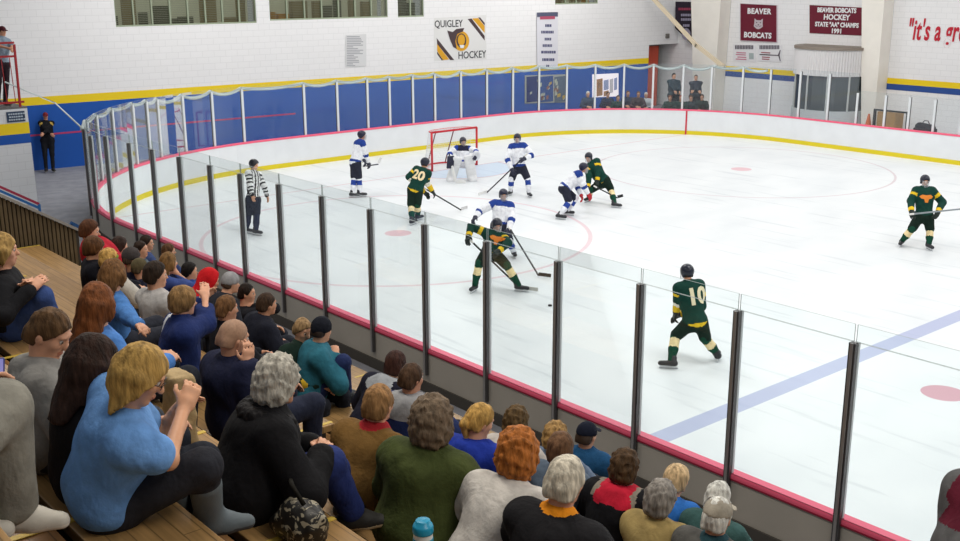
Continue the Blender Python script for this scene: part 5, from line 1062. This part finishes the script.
sit('dark haired boy looking right, nearest the far corner glass', 147, 243, 2, .68, a=-10, ha=-35, hp=3, s=1.0, top='3d4d78', topname='jacket', legc='23262f', hair='short', hairc='2a1c13', vol=.018)
sit('person in maroon and grey letter jacket cut by the right edge', 1010, 462, 4, .66, a=-10, top='5f5f60', cols=['611c2e'], topname='letter_jacket', bulk=.045, fat=.95, collar=True, legc='23262f', hair='short', hairc='3a2b1e', w=1.15, paint=lambda C, tg, tt, u, J: np.where(((tg == 1) & (u > .8)) | (tg == 12), 1, 0))
# ------------------------------------------------------------------ things among the crowd
# camouflage bag, mug, paper bag
def on_tier(x, y):
    for j in range(9, 0, -1):
        q = atz(x, y, zj(j))
        if yj(j)-.53 < q[1] < yj(j)+.2: return q
    return atz(x, y, zj(5))
q = on_tier(303, 540); r = thing('handbag', 'black and cream patterned handbag on the bench beside the black coat', 'bag', q)
m_ = bpy.data.materials.new('patterned_fabric'); m_.use_nodes = True; nt = m_.node_tree; b = nt.nodes['Principled BSDF']; tc = nt.nodes.new('ShaderNodeTexCoord'); n = nt.nodes.new('ShaderNodeTexNoise'); n.inputs['Scale'].default_value = 22; n.inputs['Detail'].default_value = 2; n.inputs['Distortion'].default_value = 1.5
rr = nt.nodes.new('ShaderNodeValToRGB'); rr.color_ramp.interpolation = 'CONSTANT'; rr.color_ramp.elements[0].color = (*lin('17140f'), 1); rr.color_ramp.elements[1].position = .54; rr.color_ramp.elements[1].color = (*lin('9b927c'), 1); nt.links.new(tc.outputs['Object'], n.inputs[0]); nt.links.new(n.outputs['Fac'], rr.inputs[0]); nt.links.new(rr.outputs[0], b.inputs['Base Color'])
blob('bag_body', [el(q+V(0, 0, .1), V(.145, .09, .1), I3, .03), bx(q+V(-.03, 0, .05), V(.14, .085, .05), I3, .04, .04), cut(q+V(0, 0, .002), -ez)], .01, [m_], r, q, noise=[(.012, 30, 3), (.006, 60, 5)])
mb = MB(); mb.tube([q+V(-.1, .02, .17), q+V(-.08, .0, .26), q+V(0, -.04, .28), q+V(.06, -.02, .2)], .011, 6); mb.build('strap', [cloth('17150f')], r, q, smooth=True)
q = atd(423, 541, 4.75); q = aty(423, 541, yj(7)-.28); q = V(q[0], q[1], zj(7)-.004); 
q = aty(423, 530, yj(7)+.17); q = V(q[0], q[1], zj(7)); r = thing('travel_mug', 'tall white travel mug with turquoise lid at the bottom edge', 'mug', q); sc = .0
mb = MB(); mb.lathe([(.036, 0), (.038, .01), (.039, .285), (.039, .29)], 20, q); mb.build('cup', [plain('dfe3e2', .35)], r, q, smooth=True)
mb = MB(); mb.lathe([(.038, .2), (.0405, .202), (.0408, .262), (.039, .264)], 20, q); mb.build('sleeve', [plain('2d8aa6', .5)], r, q, smooth=True, label='turquoise sleeve')
mb = MB(); mb.lathe([(.041, .285), (.042, .29), (.042, .312), (.038, .322), (.032, .323), (.03, .338), (.026, .34)], 20, q); mb.build('lid', [plain('1d93b8', .35)], r, q, smooth=True, label='turquoise lid')
q = aty(177, 372, yj(7)+.05); top_ = q[2]; q = V(q[0], q[1], zj(7)); r = thing('paper_bag', 'crumpled brown paper bag standing on the bench by the navy jacket', 'bag', q); hh = max(.2, min(.5, top_-q[2]))
blob('bag_body', [bx(q+V(0, 0, hh/2), V(.085, .06, hh/2), I3, .02, .02)], .011, [mat('kraft_paper', 'b39a70', .8, bump=(30, .6), var=.2, vscale=14)], r, q, noise=[(.008, 34, 3), (.004, 70, 8)])
# ------------------------------------------------------------------ crowd behind the far corner glass
crowd = [(588, 94, .0, '3a4a63', 'd8d4cf', 'person in dark blue left of the lit noticeboard, behind far glass'), (608, 94.5, .3, '27304a', '5a4030', 'person in navy right below the lit noticeboard, behind far glass'),
         (618, 98, .1, '2a4744', '4a3428', 'short person in dark green right of the lit noticeboard'), (628, 93.5, .5, '2b3550', '6a4a30', 'person in navy with brown hair, far corner crowd'),
         (638.5, 94, .1, '4a3d44', '5a3c28', 'person with reddish top in the middle of the far corner crowd'), (646, 95, .6, 'c9cdd2', 'd6d6d6', 'person in white jacket beside the red door'),
         (674, 76, .4, '33404a', '201c1c', 'tall person in slate jacket and dark hair at the far corner column'), (696, 77.5, .5, '2e3440', '1d1a18', 'tall dark person right at the corner column, far crowd'),
         (670, 98, -.1, '2a453f', '7a4a30', 'shorter person in dark green before the tall slate jacket'), (681, 98, -.15, '23403c', '9a4a38', 'person in dark green in the front of the far corner crowd'),
         (691, 98, -.1, '2a3c44', '5a3c28', 'front row person in dark slate, far corner crowd'), (702, 97, -.1, '23332f', '4a3020', 'rightmost front person of the far corner crowd')]
for i, (x, y, o_, c_, hc_, lab) in enumerate(crowd):
    s_ = None
    for s_ in np.arange(SL[25], SL[46], .05):
        q = at_s(s_, .9+o_); qq = np.array([q[0], q[1], 1.6]); v = qq-CAM; xx = 480+FPX*(v @ RT)/(v @ FW)
        if xx > x: break
    ft_ = V(q[0], q[1], FZ); H = atd(x, y, depth(V(q[0], q[1], 1.6))); nn_ = nrm_s(s_)
    if y > 90:
        P_ = H-V(0, 0, .6)+nn_*.1; P_[2] = max(FZ+.11, P_[2]); a_ = math.degrees(math.atan2(nn_[0], -nn_[1]))
        person(dict(label=lab, H=H, P=P_, a=a_, s=1.0, zfoot=FZ, cell=.03, bcell=.025, hands='lap', top=c_, legc='23262f', hair='short', hairc=hc_, skin='d5a083', w=1.1, fat=1.2, eyes=True)); continue
    standing(lab, ft_, (x, y), random.uniform(-25, 35), 1, top=c_, legc='23262f', hair='short', hairc=hc_, cell=.035, bcell=.028, hands=random.choice(['fold', 'side', 'lap']), skin='d5a083', topname='jacket', w=1.3, fat=1.5)

# ------------------------------------------------------------------ light, camera
w = bpy.data.worlds.new('world'); SC.world = w; w.use_nodes = True; w.node_tree.nodes['Background'].inputs[0].default_value = (.93, .96, 1, 1); w.node_tree.nodes['Background'].inputs[1].default_value = .28
def lamp(x, y, z, sx, sy, e, c=(1, .98, .95), rot=(0, 0, 0)):
    l = bpy.data.lights.new('rink_lamp', 'AREA'); l.shape = 'RECTANGLE'; l.size = sx; l.size_y = sy; l.energy = e; l.color = c
    o = bpy.data.objects.new('rink_lamp', l); COL.objects.link(o); o.location = (x, y, z); o.rotation_euler = rot
for x in (3, 12, 21, 30):
    for y in (5, 13, 21): lamp(x, y, 9.5, 5, 2, {5: 430, 13: 270, 21: 420}[y])
for x in (16, 24, 31): lamp(x, -5.5, 9.0, 4, 1.2, 210, (1, .93, .82))
cd = bpy.data.cameras.new('camera'); cam = bpy.data.objects.new('camera', cd); COL.objects.link(cam); cd.sensor_width = 36; cd.lens = FPX/960*36; cd.clip_end = 300
Bk = -FW; cam.matrix_world = Matrix(((RT[0], UP[0], Bk[0], CAM[0]), (RT[1], UP[1], Bk[1], CAM[1]), (RT[2], UP[2], Bk[2], CAM[2]), (0, 0, 0, 1))); SC.camera = cam
vs_ = SC.view_settings; vs_.view_transform = 'Standard'; vs_.look = 'None'; vs_.gamma = 1; vs_.exposure = -.08; vs_.use_curve_mapping = False
SC.cycles.use_denoising = True; SC.cycles.transparent_max_bounces = 16
if __import__('os').environ.get('SEATLOG'):
    for l in LOG: print('SEAT', *l)
